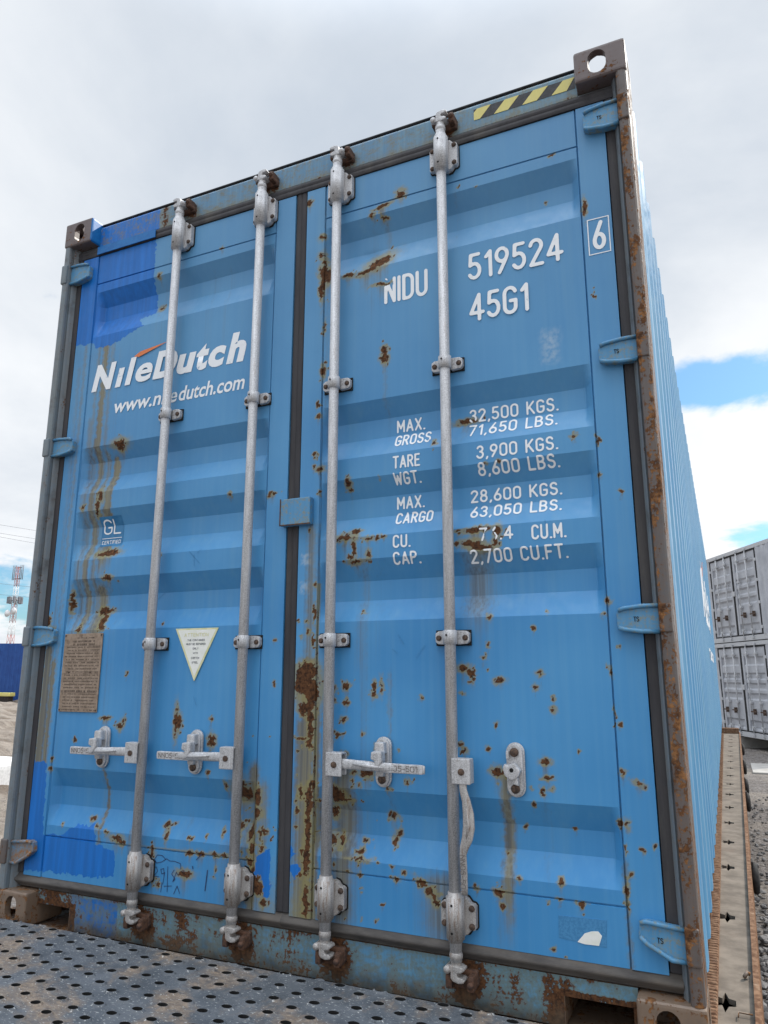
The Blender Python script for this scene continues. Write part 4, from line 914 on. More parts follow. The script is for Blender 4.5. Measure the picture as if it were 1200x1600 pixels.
# torn sticker, lower right
b = B(MT['residue']); b.prism([(2.085, .268), (2.210, .271), (2.206, .206), (2.083, .214)], .0490, .0505, 'y'); b.build('torn_sticker', door_r, wr)
b = B(MT['sticker']); b.prism([(2.132, .210), (2.152, .233), (2.170, .240), (2.187, .242), (2.196, .232), (2.187, .208), (2.150, .207)], .0482, .0490, 'y'); b.build('sticker_scrap', door_r, wr)
# hand-written marks
V, Fc = [], []
def ink(pl, w=.0022):
    pts = [(a, c) for a, c in pl]; xs_ = [a for a, _ in pts]; zs_ = [c for _, c in pts]
    gx = np.arange(min(xs_) - .004, max(xs_) + .004, .0014); gz = np.arange(min(zs_) - .004, max(zs_) + .004, .0014); X, Z = np.meshgrid(gx, gz)
    marching(seg_dist(X, Z, pts) - w / 2, gx, gz, V, Fc)
ink([(.752, .279), (.735, .290), (.714, .290), (.703, .276), (.712, .264), (.735, .270), (.755, .282), (.768, .276), (.790, .277), (.815, .272), (.818, .255)])
ink([(.700, .245), (.712, .252), (.720, .240), (.704, .222), (.726, .222)]); ink([(.748, .228), (.745, .250), (.732, .246), (.738, .232), (.750, .238), (.744, .200)])
ink([(.762, .258), (.765, .178)]); ink([(.790, .250), (.780, .236), (.796, .222), (.786, .212), (.800, .244), (.806, .236)])
ink([(.740, .205), (.738, .175)]); ink([(.750, .195), (.782, .199)]); ink([(.793, .175), (.806, .202), (.818, .180)])
ink([(.928, .262), (.922, .200)], .004); ink([(.866, .268), (.868, .262)], .004); ink([(.900, .308), (.880, .290)], .003)
flush('handwriting', V, Fc, MT['ink'], door_l, .0013, dprof, wlft)
# scratches down to primer
for pl in ([(.772, 1.346), (.824, 1.297)], [(.797, 1.330), (.800, 1.288)], [(.828, 1.352), (.812, 1.336)], [(1.62, 1.02), (1.64, .99)], [(1.60, .975), (1.618, .962)], [(.83, .82), (.845, .79)], [(.60, 1.17), (.64, 1.20)], [(2.10, 1.35), (2.105, 1.30)], [(1.68, .95), (1.71, .985)]):
    V, Fc = [], []; ink(pl, .0016); dr_ = door_l if pl[0][0] < 1.22 else door_r; flush('scratch', V, Fc, MT['residue'], dr_, .0012, dprof, WL[dr_.name])

# hazard tape on the header
hz = B(MT['yellow'], MT['black']); y_ = .0542
xa, xb, zt, zb = 1.918, 2.270, 2.853, 2.809; sh = .040; n_ = 7
hz.prism([(xa, zb), (xb, zb), (xb, zt), (xa, zt)], .0546, .0560, 'y', 0, 1)
for k in range(4):
    a0 = xa - .028 + k * .1005; a1 = a0 + .0505
    pl = [(a0, zb), (a1, zb), (a1 + sh, zt), (a0 + sh, zt)]
    out = []
    for i in range(4):                                     # clip to the tape's ends
        p, q = pl[i], pl[(i + 1) % 4]
        for lo in (xa,):
            ip, iq = p[0] >= lo, q[0] >= lo
            if ip: out.append(p)
            if ip != iq: t = (lo - p[0]) / (q[0] - p[0]); out.append((lo, p[1] + t * (q[1] - p[1])))
    out = [(min(a, xb), c) for a, c in out]
    hz.prism(out, .0539, .0546, 'y', 0, 0)
hz.build('hazard_tape', cont, (2.09, .055, 2.81))

# the same name on the long side, bent over the corrugation
def side_text(name, txt, y0, z0, width, cap, m, offset, shear=.22):
    me = font_mesh(txt, 1.0, offset, shear); bm = bmesh.new(); bm.from_mesh(me); bpy.data.meshes.remove(me)
    xs_ = [v.co.x for v in bm.verts]; lo, hi = min(xs_), max(xs_); k = width / (hi - lo); kz = cap / .729
    for v in bm.verts: v.co = Vector((y0 + (v.co.x - lo) * k, v.co.y * kz, 0))
    y = .30
    while y < y0 + width + .3:
        for q in (0, .072, .138, .212):
            if y0 < y + q < y0 + width: bmesh.ops.bisect_plane(bm, geom=list(bm.verts) + list(bm.edges) + list(bm.faces), plane_co=(y + q, 0, 0), plane_no=(1, 0, 0))
        y += PITCH
    for v in bm.verts: yy, zz = v.co.x, v.co.y; v.co = Vector((CW - .0025 - float(side_prof(yy)) + .0015, yy, z0 + zz)) - Vector((CW, CL / 2, 0))
    me = bpy.data.meshes.new(name); bm.to_mesh(me); bm.free(); me.materials.append(m)
    return link(bpy.data.objects.new(name, me), cont, (CW, CL / 2, 0))
side_text('company_lettering', 'N\u0131leDutch', 4.9, 1.42, 3.7, .50, MT['white'], .03)
side_text('web_address', 'www.niledutch.com', 5.6, 1.05, 3.0, .16, MT['white'], .015, .2)
V, Fc = [], []
ys_ = axis_pts(5.85, 6.55, .03, [.30 + PITCH * k + q for k in range(18, 24) for q in (0, .072, .138, .212)])
co = []; fc = []
for yy in ys_:
    t = (yy - 5.85) / .7; zt_, zb_ = 1.95 + .16 * t, 1.95 + .16 * t - .09 * (1 - t) - .004
    xx = CW - .001 - float(side_prof(yy)); co += [(xx, yy, zb_), (xx, yy, zt_)]
for k in range(len(ys_) - 1): fc.append((2 * k, 2 * k + 2, 2 * k + 3, 2 * k + 1))
mesh_np('logo_swoosh', co, fc, MT['orange'], cont, (CW, CL / 2, 0))

# ================================================================== perforated walkway in front of the doors
m, gg, b_ = mat('walkway steel'); P = gg.obj()
n1 = gg.noise(P, 9, 6, .65); n2 = gg.noise(gg.scale(P, (1, 2.2, 1)), 34, 5, .7); n3 = gg.noise(P, 120, 3, .6)
c = gg.mix(gg.step(n1, .35, .65), (.068, .078, .090), (.115, .126, .140))
c = gg.mix(gg.math('MULTIPLY', gg.step(gg.noise(P, 4.2, 6, .7, .6), .46, .62), .8), c, gg.mix(gg.step(n2, .4, .6), (.30, .22, .15), (.17, .125, .09)))
c = gg.mix(gg.step(n2, .60, .68), c, (.05, .055, .065))
c = gg.mix(gg.step(gg.noise(gg.scale(P, (1, 2.4, 1), (4, 4, 0)), 75, 5, .75), .585, .64), c, (.52, .52, .50))
gg.put(b_.inputs['Base Color'], c); b_.inputs['Roughness'].default_value = .65; bump(gg, b_, gg.math('ADD', n2, n3), .002, .5)
MT['walk'] = m
walk = thing('perforated_walkway', 'dark perforated steel walkway plate with raised holes in front of the container doors', 'walkway', (0, -1, 0))
WZ = .030
def perforated(x0, x1, y0, y1):
    a = Vector((.0745, -.0302)); bb = Vector((.0427, .0480)); o = Vector((.197, -.110)); n = 16
    V, Fc = [], []
    rad = .0108
    tpl = []
    for ring in range(5):
        r, z = [(None, 0), (rad * 1.55, .0), (rad * 1.22, .0042), (rad, .0046), (rad * .92, -.030)][ring]
        for i in range(n):
            if ring == 0:
                t = i / n * 4; e = int(t); f = t - e; cs = [(-.5, -.5), (.5, -.5), (.5, .5), (-.5, .5)]
                s0, s1 = cs[e], cs[(e + 1) % 4]; u, v = s0[0] + (s1[0] - s0[0]) * f, s0[1] + (s1[1] - s0[1]) * f
                q = a * u + bb * v; tpl.append((q.x, q.y, z))
            else:
                q0 = tpl[i]; an = math.atan2(q0[1], q0[0]); tpl.append((r * 1.45 * cos(an), r * sin(an), z))
    for i in range(-60, 60):
        for j in range(-60, 60):
            c = o + a * i + bb * j
            if not (x0 - .09 < c.x < x1 + .09 and y0 - .09 < c.y < y1 + .09): continue
            k0 = len(V); V += [(c.x + p[0], c.y + p[1], p[2]) for p in tpl]
            for ring in range(4):
                for q in range(n):
                    q2 = (q + 1) % n; Fc.append((k0 + ring * n + q, k0 + ring * n + q2, k0 + (ring + 1) * n + q2, k0 + (ring + 1) * n + q))
    me = bpy.data.meshes.new('t'); me.from_pydata([(v[0], v[1], v[2] + WZ) for v in V], [], Fc)
    bm = bmesh.new(); bm.from_mesh(me); bpy.data.meshes.remove(me)
    bmesh.ops.remove_doubles(bm, verts=list(bm.verts), dist=1e-5)
    for co, no in (((x0, 0, 0), (-1, 0, 0)), ((x1, 0, 0), (1, 0, 0)), ((0, y0, 0), (0, -1, 0)), ((0, y1, 0), (0, 1, 0))):
        bmesh.ops.bisect_plane(bm, geom=list(bm.verts) + list(bm.edges) + list(bm.faces), plane_co=co, plane_no=no, clear_outer=True)
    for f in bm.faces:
        if min(v.co.z for v in f.verts) < WZ - .02: f.material_index = 1  # hole walls coloured black to paint the shade inside
    for v in bm.verts: v.co.z += .0025 * sin(v.co.x * 5) * cos(v.co.y * 7)
    bmesh.ops.recalc_face_normals(bm, faces=list(bm.faces))
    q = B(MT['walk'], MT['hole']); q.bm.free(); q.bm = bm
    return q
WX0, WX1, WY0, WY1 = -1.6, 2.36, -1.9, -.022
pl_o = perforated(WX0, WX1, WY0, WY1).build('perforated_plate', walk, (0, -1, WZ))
b = B(MT['walk']); b.box(WX0, WX1, WY1, WY1 + .004, -.06, WZ - .001, .001); b.box(WX1, WX1 + .004, WY0, WY1, -.06, WZ - .001); b.box(WX0, WX1, WY0 - .004, WY0, -.06, WZ - .001)
b.build('edge_flange', walk, (0, -1, 0))
MT['under'] = simple('dark under steel', (.016, .014, .014), (.04, .03, .025), 12, .9)
b = B(MT['under']); b.box(WX0, WX1, WY0, WY1 - .01, -.12, -.075); b.box(WX0 + .2, WX0 + .3, WY0, WY1, -1.1, -.12); b.box(WX1 - .3, WX1 - .2, WY0, WY1, -1.1, -.12); b.build('legs_and_dark_backing', walk, (0, -1, -.1))  # wide dark plate added so the holes look shaded; the legs carry the walkway

# ================================================================== flat wagon under the container
wag = thing('flat_wagon', 'rusty flat freight wagon carrying the blue container, its side sill pierced by star shaped holes', 'wagon', (1.2, 5.5, -1.1))
MT['deck'] = simple('dusty wagon deck', (.135, .110, .088), (.22, .18, .143), 9, .9, c3=(.17, .125, .095), th3=(.55, .75), b_d=.002, spec=.15)
MT['rustbar'] = simple('rusted bar', (.11, .055, .032), (.24, .14, .085), 45, .9, c3=(.32, .22, .15), th3=(.56, .72), b_d=.003, b_s=.8, spec=.1)
MT['rubber'] = simple('black rubber', (.010, .010, .011), (.028, .027, .026), 40, .8)
def sill_x(y): return 2.536 + .0125 * y                 # the sill runs slightly outwards
HOLES = [.412, 1.23, 2.042, 2.637, 3.233, 3.834, 4.455, 5.055, 5.636] + [6.25 + .61 * i for i in range(8)]
star = [(.0, -.075), (.006, -.03), (.018, -.022), (.018, .022), (.006, .03), (.0, .075), (-.005, .026), (-.020, .040), (-.016, .012), (-.023, .0), (-.016, -.012), (-.020, -.040), (-.005, -.026)]
def deck_mesh():
    bm = bmesh.new(); zt = -.006
    def loop(pts):
        vs = [bm.verts.new((x, y, zt)) for x, y in pts]; return [bm.edges.new((vs[i], vs[(i + 1) % len(vs)])) for i in range(len(vs))]
    ed = loop([(2.30, -.05), (sill_x(-.05), -.05), (sill_x(11.05), 11.05), (2.30, 11.05)])
    for h in HOLES:
        cx = 2.466 + .0085 * (h - .4); s_ = 1.0
        ed += loop([(cx + a * 1.55, h + c * .95) for a, c in star])
    bmesh.ops.triangle_fill(bm, edges=ed, use_beauty=True)
    top = list(bm.faces)
    for f in top:
        f.normal_update()
        if f.normal.z < 0: f.normal_flip()
    r = bmesh.ops.extrude_face_region(bm, geom=top)
    for v in [e for e in r['geom'] if isinstance(e, bmesh.types.BMVert)]: v.co.z -= .014
    bmesh.ops.recalc_face_normals(bm, faces=list(bm.faces))
    q = B(MT['deck']); q.bm.free(); q.bm = bm; return q
deck_mesh().build('deck_plate', wag, (2.4, 5.5, 0))
b = B(MT['rustbar'])
y = -.02; b.box(2.412, 2.448, -.02, 11, -.0055, .0005)
while y < 11:                                             # ribbed weld-like bar along the container's foot
    x = 2.430 + .0006 * y; b.box(x - .016, x + .016, y, y + .017, -.007, .004 + .002 * random.random(), .003, seg=1); y += .024 if y < 4 else .05
b.build('edge_strip', wag, (2.44, 5.5, 0))
b = B(MT['rustbar']); b.prism([(sill_x(-.05), -.05), (sill_x(11.1), 11.1), (sill_x(11.1) + .016, 11.1), (sill_x(-.05) + .016, -.05)], -.30, .014, 'z')
b.prism([(sill_x(-.05) - .002, -.05), (sill_x(11.1) - .002, 11.1), (sill_x(11.1) + .018, 11.1), (sill_x(-.05) + .018, -.05)], -.012, -.008, 'z'); b.build('side_sill', wag, (2.6, 5.5, 0))
b = B(MT['rustbar']); b.box(2.30, sill_x(11.05), 11.052, 11.18, -.20, .075, .006); b.build('end_stop', wag, (2.5, 11.1, 0))
b = B(MT['under']); b.box(.1, 2.44, .35, 10.9, -.35, -.03); b.box(.3, .5, .35, 10.9, -.7, -.35); b.box(1.9, 2.1, .35, 10.9, -.7, -.35); b.build('main_frame', wag, (1.2, 5.5, -.3))
b = B(MT['under']); b.box(2.302, sill_x(0) + .002, -.04, 11, -.13, -.12)
b.build('sill_bottom', wag, (2.45, 5.5, -.12))
b = B(MT['castlow']); b.box(.0, 2.43, -.018, .30, -.16, -.006, .004); b.build('end_beam', wag, (1.2, .1, -.1))
def buffer_block(y, z=-.21):
    x = sill_x(y) + .012; b = B(MT['rubber'])
    b.lathe([(x, .03), (x + .006, .075), (x + .022, .08), (x + .034, .070), (x + .040, .03), (x + .040, 0)], (0, y, z), 'x', 20); b.box(x - .01, x + .016, y - .04, y + .04, z - .04, z + .09, .005)
    return b.build('side_fitting', wag, (x, y, z))
for y in (2.6, 5.25, 6.2, 7.9, 10.2): buffer_block(y, -.17)
for y in (.8, 8.5): # wheel sets, hidden below
    for x in (.45, 1.95):
        b = B(MT['under']); b.lathe([(x, .46), (x + .03, .46), (x + .03, .43), (x + .13, .43), (x + .13, .1)], (0, y, -.64), 'x', 32); b.build('wheel', wag, (x, y, -.64))
# small latch and wire near the outer rim
b = B(MT['castlow']); b.tube([(2.520, .60, .004), (2.528, .62, .010), (2.536, .62, .006)], .006, 8); b.tube([(2.535, .33, .003), (2.500, .33, .004), (2.499, .30, .003)], .0022, 6); b.build('sill_latch', wag, (2.53, .6, 0))

# ================================================================== ground
GZ = -1.10
m, gg, b_ = mat('gravel ground'); P = gg.obj()
vo = gg.new('ShaderNodeTexVoronoi', feature='F1'); gg.put(vo.inputs['Vector'], P); vo.inputs['Scale'].default_value = 16
sc = gg.new('ShaderNodeSeparateColor'); gg.put(sc.inputs[0], vo.outputs['Color'])
n1 = gg.noise(P, .35, 6, .6); n2 = gg.noise(P, 30, 6, .7)
c = gg.mix(sc.outputs[0], (.10, .09, .085), (.27, .25, .24))
c = gg.mix(gg.step(n2, .40, .62), c, (.155, .135, .12))
c = gg.mix(gg.step(n1, .48, .62), c, gg.mix(n2, (.20, .17, .14), (.32, .285, .25)))
gg.put(b_.inputs['Base Color'], c); b_.inputs['Roughness'].default_value = .95; b_.inputs['Specular IOR Level'].default_value = .1
bump(gg, b_, gg.math('ADD', gg.math('MULTIPLY', vo.outputs['Distance'], -1.0), n2), .05, .9)
MT['ground'] = m
ax = np.concatenate([-np.geomspace(3000, 40, 14), np.linspace(-38, 38, 77), np.geomspace(40, 3000, 14)])
X, Y = np.meshgrid(ax, ax)
Z = GZ + .03 * np.sin(X * 1.3 + np.cos(Y * .9)) * np.cos(Y * 1.1)
Z = Z + np.where(X < -5, .10 * np.sin((X * .42 + Y * .9) * 1.6) ** 3, 0) * np.clip((-X - 5) / 3, 0, 1)
gr = kind(mesh_np('ground', np.stack([X, Y, Z], -1).reshape(-1, 3), grid_faces(len(ax), len(ax)), MT['ground'], None, (0, 0, GZ), smooth=True), 'structure')
# the trampled mounds of earth on the left
m, gg, b_ = mat('bare earth'); P = gg.obj()
n1 = gg.noise(gg.scale(P, (.35, 1.6, 1)), 1.6, 7, .65, .5); n2 = gg.noise(P, 14, 6, .7)
c = gg.mix(gg.step(n1, .35, .65), (.15, .12, .095), (.30, .26, .22)); c = gg.mix(gg.step(n2, .5, .7), c, (.21, .185, .165))
gg.put(b_.inputs['Base Color'], c); b_.inputs['Roughness'].default_value = .95; b_.inputs['Specular IOR Level'].default_value = .1; bump(gg, b_, gg.math('ADD', n1, n2), .08, .8)
gx = np.linspace(-48, -2.5, 260); gy = np.linspace(2, 44, 240); X, Y = np.meshgrid(gx, gy)
edge = np.clip(np.minimum(np.minimum(X + 48, -2.5 - X), np.minimum(Y - 2, 44 - Y)) / 2, 0, 1)
cr = np.sin(X * .9 - Y * 1.5 + 1.3 * np.sin(X * .35) + 1.1 * np.sin(Y * .5)) * .5 + np.sin(X * 2.1 + Y * 1.7) * .22 + .25 * np.sin(X * 3.3 - Y * 4.1)
Z = GZ + (.12 + .16 * cr + .06 * np.sin(X * 6.1) * np.sin(Y * 5.3)) * edge - .10 * (1 - edge)
kind(mesh_np('earth_mounds', np.stack([X, Y, Z], -1).reshape(-1, 3), grid_faces(len(gx), len(gy)), m, None, (-20, 20, GZ), smooth=True), 'structure')
# concrete strip near the grey containers
m = simple('worn concrete', (.27, .255, .235), (.37, .35, .325), 3, .9, c3=(.2, .185, .165), th3=(.55, .75))
MT['conc'] = m
b = B(m); b.box(2.9, 12, 15.4, 17.2, GZ - .05, GZ + .045, .01); pth = b.build('pavement', None, (5, 16, GZ)); kind(pth, 'structure')
# ballast stones beside the wagon: too many to count
V, Fc = [], []
ico = bmesh.new(); bmesh.ops.create_icosphere(ico, subdivisions=1, radius=1.0); iv = [v.co.copy() for v in ico.verts]; fi = [[v.index for v in f.verts] for f in ico.faces]; ico.free()
for i in range(5200):
    x = 2.45 + random.random() ** 1.5 * 2.4; y = 1.2 + random.random() ** 1.3 * 11
    near = max(0, 1 - (y - 1.2) / 6.5)
    if random.random() > .25 + .75 * near: continue
    s_ = random.uniform(.012, .028) + near * random.uniform(.0, .035)
    sc_ = Vector((random.uniform(.7, 1.3), random.uniform(.7, 1.3), random.uniform(.5, .9))) * s_; rt = Euler((random.random() * 6, random.random() * 6, random.random() * 6)).to_matrix()
    k0 = len(V)
    for v in iv:
        q = rt @ (v * random.uniform(.78, 1.12)); V.append((x + q.x * sc_.x, y + q.y * sc_.y, GZ + .015 + s_ * .4 + q.z * sc_.z))
    Fc += [[k0 + a for a in f] for f in fi]
m, gg, b_ = mat('ballast stone'); n1 = gg.noise(gg.obj(), 9, 4); c = gg.mix(gg.step(n1, .3, .7), (.055, .052, .052), (.20, .19, .185)); gg.put(b_.inputs['Base Color'], c); b_.inputs['Roughness'].default_value = .9
me = bpy.data.meshes.new('ballast'); me.from_pydata(V, [], Fc); me.materials.append(m)
o_ = link(bpy.data.objects.new('ballast_stones', me)); kind(o_, 'stuff'); tag(o_, 'loose dark ballast stones lying beside the wagon', 'gravel')

# ================================================================== stacked grey containers
MT['grey'] = simple('light grey container paint', (.36, .37, .40), (.44, .45, .48), 3, .5, c3=(.33, .335, .36), th3=(.5, .8), b_s=.1)
MT['dark'] = simple('black door seal', (.010, .010, .012), (.022, .022, .025), 20, .8)
MT['greybar'] = simple('grey painted steel', (.38, .385, .40), (.50, .505, .52), 40, .5)
GLn, GW, GH = 6.058, 2.438, 2.591
TH = -1.13
def grey_container(z, label):
    o0 = Vector((2.416 - 2.3 * cos(TH), 22.281 - 2.3 * sin(TH), z))
    t = thing('grey_container', label, 'container', o0, TH, 'grey containers stacked behind the blue one')
    def bl(b, name, par=t):
        me = bpy.data.meshes.new(name); b.bm.to_mesh(me); b.bm.free()
        for mm in b.m: me.materials.append(mm)
        o = bpy.data.objects.new(name, me); col.objects.link(o); o.parent = par; return o
    b = B(MT['grey']); x0, x1 = 0, GLn
    b.box(.02, 2.27, .01, .10, .15, GH - .12); b.box(2.27 + 2.74, GLn - .02, .02, .10, .15, GH - .12)
    x = 2.27 + 2.76
    while x < GLn - .35: b.prism([(x, .021), (x + .07, -.012), (x + .14, -.012), (x + .21, .021)], .15, GH - .12, 'z'); x += .26
    b.box(.02, GLn - .02, GW - .06, GW - .02, .15, GH - .1); b.box(.02, .06, .1, GW - .06, .15, GH - .1); b.box(GLn - .06, GLn - .02, .1, GW - .06, .15, GH - .1)
    bl(b, 'wall')
    b = B(MT['grey']); b.box(.02, GLn - .02, .02, GW - .02, GH - .06, GH - .03); bl(b, 'roof')
    b = B(MT['greybar'])
    b.box(.16, GLn - .16, .0, .12, GH - .115, GH - .005, .006); b.box(.16, GLn - .16, .0, .12, .02, .155, .006)
    b.box(.02, GLn - .02, .121, GW - .02, .03, .149)
    bl(b, 'rail')
    for xx in (.01, GLn - .11):
        b = B(MT['greybar']); b.box(xx, xx + .10, .0, .12, .118, GH - .118, .006); bl(b, 'corner_post')
    for xx in (0, GLn - .178):
        for zz in (0, GH - .118):
            b = B(MT['greybar'], MT['dark']); b.box(xx, xx + .178, -.004, .16, zz, zz + .118, .01); b.prism([(xx + .089 + a, zz + .059 + c) for a, c in stadium(.04, .028)], -.006, -.0045, 'y', mi=1); bl(b, 'corner_casting')
    # doors: frame, corrugated leaf, seal, bars
    D0, D1 = 2.30, 2.30 + 2.708; z0, z1 = .16, GH - .13; mid = (D0 + D1) / 2
    for a0, a1 in ((D0, mid), (mid, D1)):
        zs = [z0]; prof = []
        X0, X1 = a0 + .045, a1 - .045
        b = B(MT['grey']); g1 = 24
        cz = []
        Hh = z1 - z0
        zl = [z0 + .04, z0 + .10, z0 + .14, z0 + .24, z0 + .28]
        bands = [(z0 + .20, .13), (z0 + .95, .10), (z0 + 1.22, .10), (z0 + 1.49, .10), (z0 + 1.90, .13)]
        pts = [(.028, z0 + .03)]
        for zc, hw in bands: pts += [(.028, zc - hw), (.066, zc - hw + .05), (.066, zc + hw - .05), (.028, zc + hw)]
        pts += [(.028, z1 - .03), (.09, z1 - .03), (.09, z0 + .03)]
        b.prism(pts, X0 + .10, X1 - .10, 'x')
        b.box(X0, X0 + .10, .016, .09, z0 + .03, z1 - .03, .003); b.box(X1 - .10, X1, .016, .09, z0 + .03, z1 - .03, .003)
        b.box(X0 + .10, X1 - .10, .022, .088, z1 - .22, z1 - .031, .002)
        dr = bl(b, 'door')
        b = B(MT['dark']); e = .040
        b.box(a0 + .004, a0 + .044, .006, .08, z0, z1); b.box(a1 - .044, a1 - .004, .006, .08, z0, z1); b.box(a0 + .044, a1 - .044, .006, .08, z1 - .032, z1); b.box(a0 + .044, a1 - .044, .006, .08, z0, z0 + .032)
        bl(b, 'gasket', dr)
        for hz_ in (.35, 1.0, 1.6, 2.15):
            hx = a0 if a0 == D0 else a1; b = B(MT['greybar']); b.box(hx - .05, hx + .05, -.012, .03, hz_ - .04, hz_ + .04, .008); bl(b, 'hinge', dr)
    for bx, dn in ((D0 + .48, -1), (D0 + .98, -1), (D1 - .98, 1), (D1 - .48, 1)):
        b = B(MT['greybar']); b.lathe([(.10, .017), (GH - .05, .017)], (bx, -.022, 0), 'z', 12)
        for zz in (.30, .95, 1.65, 2.25): b.box(bx - .05, bx + .05, -.044, .02, zz - .03, zz + .03, .006)
        for zz in (.10, GH - .09): b.box(bx - .035, bx + .035, -.05, .0, zz - .035, zz + .035, .01)
        r = bl(b, 'locking_bar'); b = B(MT['bolt']); b.box(min(bx, bx + dn * .30), max(bx, bx + dn * .30), -.052, -.038, .70, .735, .004); b.box(bx + dn * .16 - .02, bx + dn * .16 + .02, -.058, .02, .64, .79, .005); bl(b, 'handle', r)
    b = B(MT['greybar']); b.box(mid - .08, mid + .08, -.02, .014, 1.28, 1.42, .006); bl(b, 'lock_cover')
    return t
grey_container(-.792, 'pale grey container with closed side doors, lower one of the stack of two')
grey_container(-.792 + GH, 'pale grey container with closed side doors, upper one of the stack of two')
i = 0
for s_ in (.3, 3.0, 5.7):
    b = B(MT['conc']); b.box(-.2, .2, 0, 2.4, -.32, -.004, .02)
    o_ = b.build('concrete_block', None, (0, 0, 0), local=True); o_.location = (2.416 + (s_ - 2.3) * cos(TH), 22.281 + (s_ - 2.3) * sin(TH), -.792); o_.rotation_euler = (0, 0, TH)
    tag(o_, ['concrete bearer under the hidden far end of the grey stack', 'concrete bearer under the middle of the grey container stack', 'concrete bearer under the near end of the grey container stack'][i], 'concrete block', 'bearers under the grey containers'); i += 1

# ================================================================== blue fence far left
MT['fence'] = simple('royal blue sheet metal', (.010, .055, .23), (.016, .075, .28), 2, .5, b_s=.1)
dv = Vector((1, .47)).normalized(); base = Vector((-43.5, 34.5)); pts = []; n_ = 0; s_ = -26.0
while s_ < 14:
    for k, dd in ((0, 0), (.10, 0), (.14, .035), (.24, .035), (.28, 0)): pts.append((s_ + k, dd))
    s_ += .28
V = []; Fc = []
for q, dd in pts:
    p = base + dv * q + Vector((-dv.y, dv.x)) * dd
    V += [(p.x, p.y, GZ - .1), (p.x, p.y, 3.05)]
for k in range(len(pts) - 1): Fc.append((2 * k, 2 * k + 2, 2 * k + 3, 2 * k + 1))
fence = thing('metal_fence', 'tall royal blue corrugated metal fence in the far left distance', 'fence', (-43.5, 34.5, GZ))
mesh_np('panel', V, Fc, MT['fence'], fence, (-43.5, 34.5, GZ))
for q in range(-26, 14, 3):
    p = base + dv * q + Vector((-dv.y, dv.x)) * .12; b = B(MT['fence']); b.box(p.x - .06, p.x + .06, p.y - .06, p.y + .06, GZ, 3.0, .01); b.build('post', fence, (p.x, p.y, GZ))
# yellow kerb block at the foot of the fence
b = B(MT['yellow'], MT['under']); b.box(-43.2, -41.6, 33.6, 34.1, GZ + .55, GZ + .80, .05); b.box(-43.1, -41.7, 33.65, 34.05, GZ, GZ + .55, .05, mi=1)
o_ = b.build('barrier_block', None, (-42.4, 33.8, GZ)); tag(o_, 'low yellow topped block at the foot of the blue fence', 'barrier')
# white sack at the frame's left edge
m = simple('white woven plastic', (.62, .62, .62), (.74, .74, .74), 30, .6, b_d=.01)
b = B(m); b.box(-9.24, -8.34, 6.42, 7.32, GZ, GZ + .62, .16, seg=4); o_ = b.build('bulk_bag', None, (-8.5, 7, GZ)); tag(o_, 'white bulk bag standing on the bare earth at the left edge', 'bag')

# ================================================================== lattice mast
MT['mred'] = simple('red mast paint', (.42, .13, .11), (.48, .17, .14), 2, .6); MT['mwhite'] = simple('white mast paint', (.72, .72, .73), (.8, .8, .8), 2, .6); MT['mgrey'] = simple('antenna grey', (.12, .13, .15), (.22, .23, .25), 3, .6)
dx_ = Vector((-.8745, .7000)).normalized(); mp = Vector((2.547, -2.091)) + dx_ * 205
mast = thing('radio_mast', 'red and white lattice radio mast rising behind the blue fence', 'mast', (mp.x, mp.y, GZ))
def mast_sec(z0, z1, w0, w1, m, name='mast_section'):
    b = B(m); cs = [(-1, -1), (1, -1), (1, 1), (-1, 1)]; n_ = max(1, round((z1 - z0) / (w0 * 1.6)))
    P = lambda c, t: Vector((mp.x + c[0] * (w0 + (w1 - w0) * t) / 2, mp.y + c[1] * (w0 + (w1 - w0) * t) / 2, z0 + (z1 - z0) * t))
    for c in cs: b.tube([P(c, 0), P(c, 1)], .045, 6)
    for k in range(n_):
        for i in range(4):
            a, c = cs[i], cs[(i + 1) % 4]; t0, t1 = k / n_, (k + 1) / n_
            b.tube([P(a, t0), P(c, t1)], .024, 5); b.tube([P(c, t0), P(a, t1)], .024, 5); b.tube([P(a, t1), P(c, t1)], .024, 5)
    return b.build(name, mast, (mp.x, mp.y, z0))
for i, (z0, z1, w0, w1) in enumerate(((GZ, 6, 1.3, 1.2), (6, 10.5, 1.2, 1.1), (10.5, 13.5, 1.1, 1.0), (13.5, 18, 1.0, .9), (18, 22.5, .9, .8), (22.5, 27.5, .8, .7))):
    mast_sec(z0, z1, w0, w1, MT['mwhite'] if i in (0, 2, 4, ) else MT['mred'])
b = B(MT['mgrey']); 
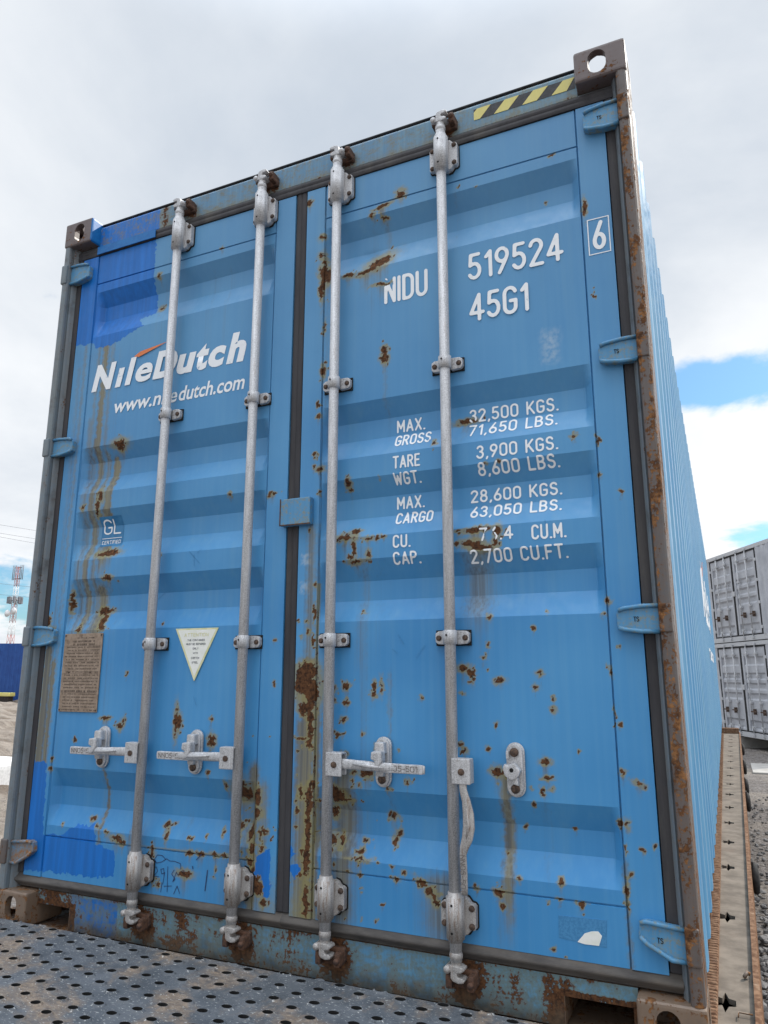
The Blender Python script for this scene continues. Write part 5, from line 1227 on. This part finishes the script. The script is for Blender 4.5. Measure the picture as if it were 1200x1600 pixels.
for k in range(8):
    a = k * pi / 4; b.box(mp.x + 1.5 * cos(a) - .25, mp.x + 1.5 * cos(a) + .25, mp.y + 1.5 * sin(a) - .25, mp.y + 1.5 * sin(a) + .25, 18.2, 19.9, .05); b.tube([(mp.x, mp.y, 19), (mp.x + 1.5 * cos(a), mp.y + 1.5 * sin(a), 19)], .09, 6)
b.build('antenna_ring', mast, (mp.x, mp.y, 18))
for a, z, n_ in ((0.6, 16.3, 'dish_antenna'), (3.6, 15.8, 'dish_antenna')):
    b = B(MT['mwhite']); p = Vector((mp.x + 1.3 * cos(a), mp.y - .9, z)); b.lathe([(p.y, .9), (p.y + .25, .8), (p.y + .45, .2)], (p.x, 0, p.z), 'y', 16); b.tube([(mp.x, mp.y, z), (p.x, p.y + .3, p.z)], .1, 6); b.build(n_, mast, p)
for s_ in (-1, 1):
    b = B(MT['mgrey']); x = mp.x + s_ * 1.3; b.tube([(mp.x, mp.y, 24.5), (x, mp.y, 24.5)], .09, 6); b.tube([(mp.x, mp.y, 27.3), (x, mp.y, 27.3)], .09, 6)
    for q in (-.5, 0, .5): b.tube([(x + q, mp.y, 24.2), (x + q, mp.y, 27.9)], .09, 6)
    b.build('panel_antenna', mast, (x, mp.y, 26))
# power lines, far left
m = simple('power cable', (.10, .11, .13), (.13, .14, .16), 5, .6)
cab_labels = ['topmost thin power line in the sky left of the container', 'second power line from the top left of the container', 'third power line from the top left of the container', 'fourth power line from the top, just above the mast', 'lowest thin power line, crossing the sky behind the mast']
for i, (p0, p1) in enumerate((((-103.78,78.64,24.97),(-105.33,86.79,25.59)),((-103.9,78.92,23.63),(-105.46,87.08,24.16)),((-103.96,79.04,23.02),(-105.54,87.24,23.4)),((-104.65,80.57,15.51),(-106.23,88.78,15.83)),((-104.81,80.92,13.76),(-106.4,89.13,14.07)),)):
    p0 = Vector(p0); dd = Vector(p1) - p0
    # real spans: they run on well past the frame and behind the container, sagging a little
    path = [p0 + dd * t - Vector((0, 0, 1)) * (-.0022 * (t * dd.length) ** 2 * .1) for t in np.linspace(-12, 14, 40)]
    b = B(m); b.tube(path, .024, 5); o_ = b.build('power_line', None, path[0]); tag(o_, cab_labels[i], 'power line', 'power lines in the far left sky')
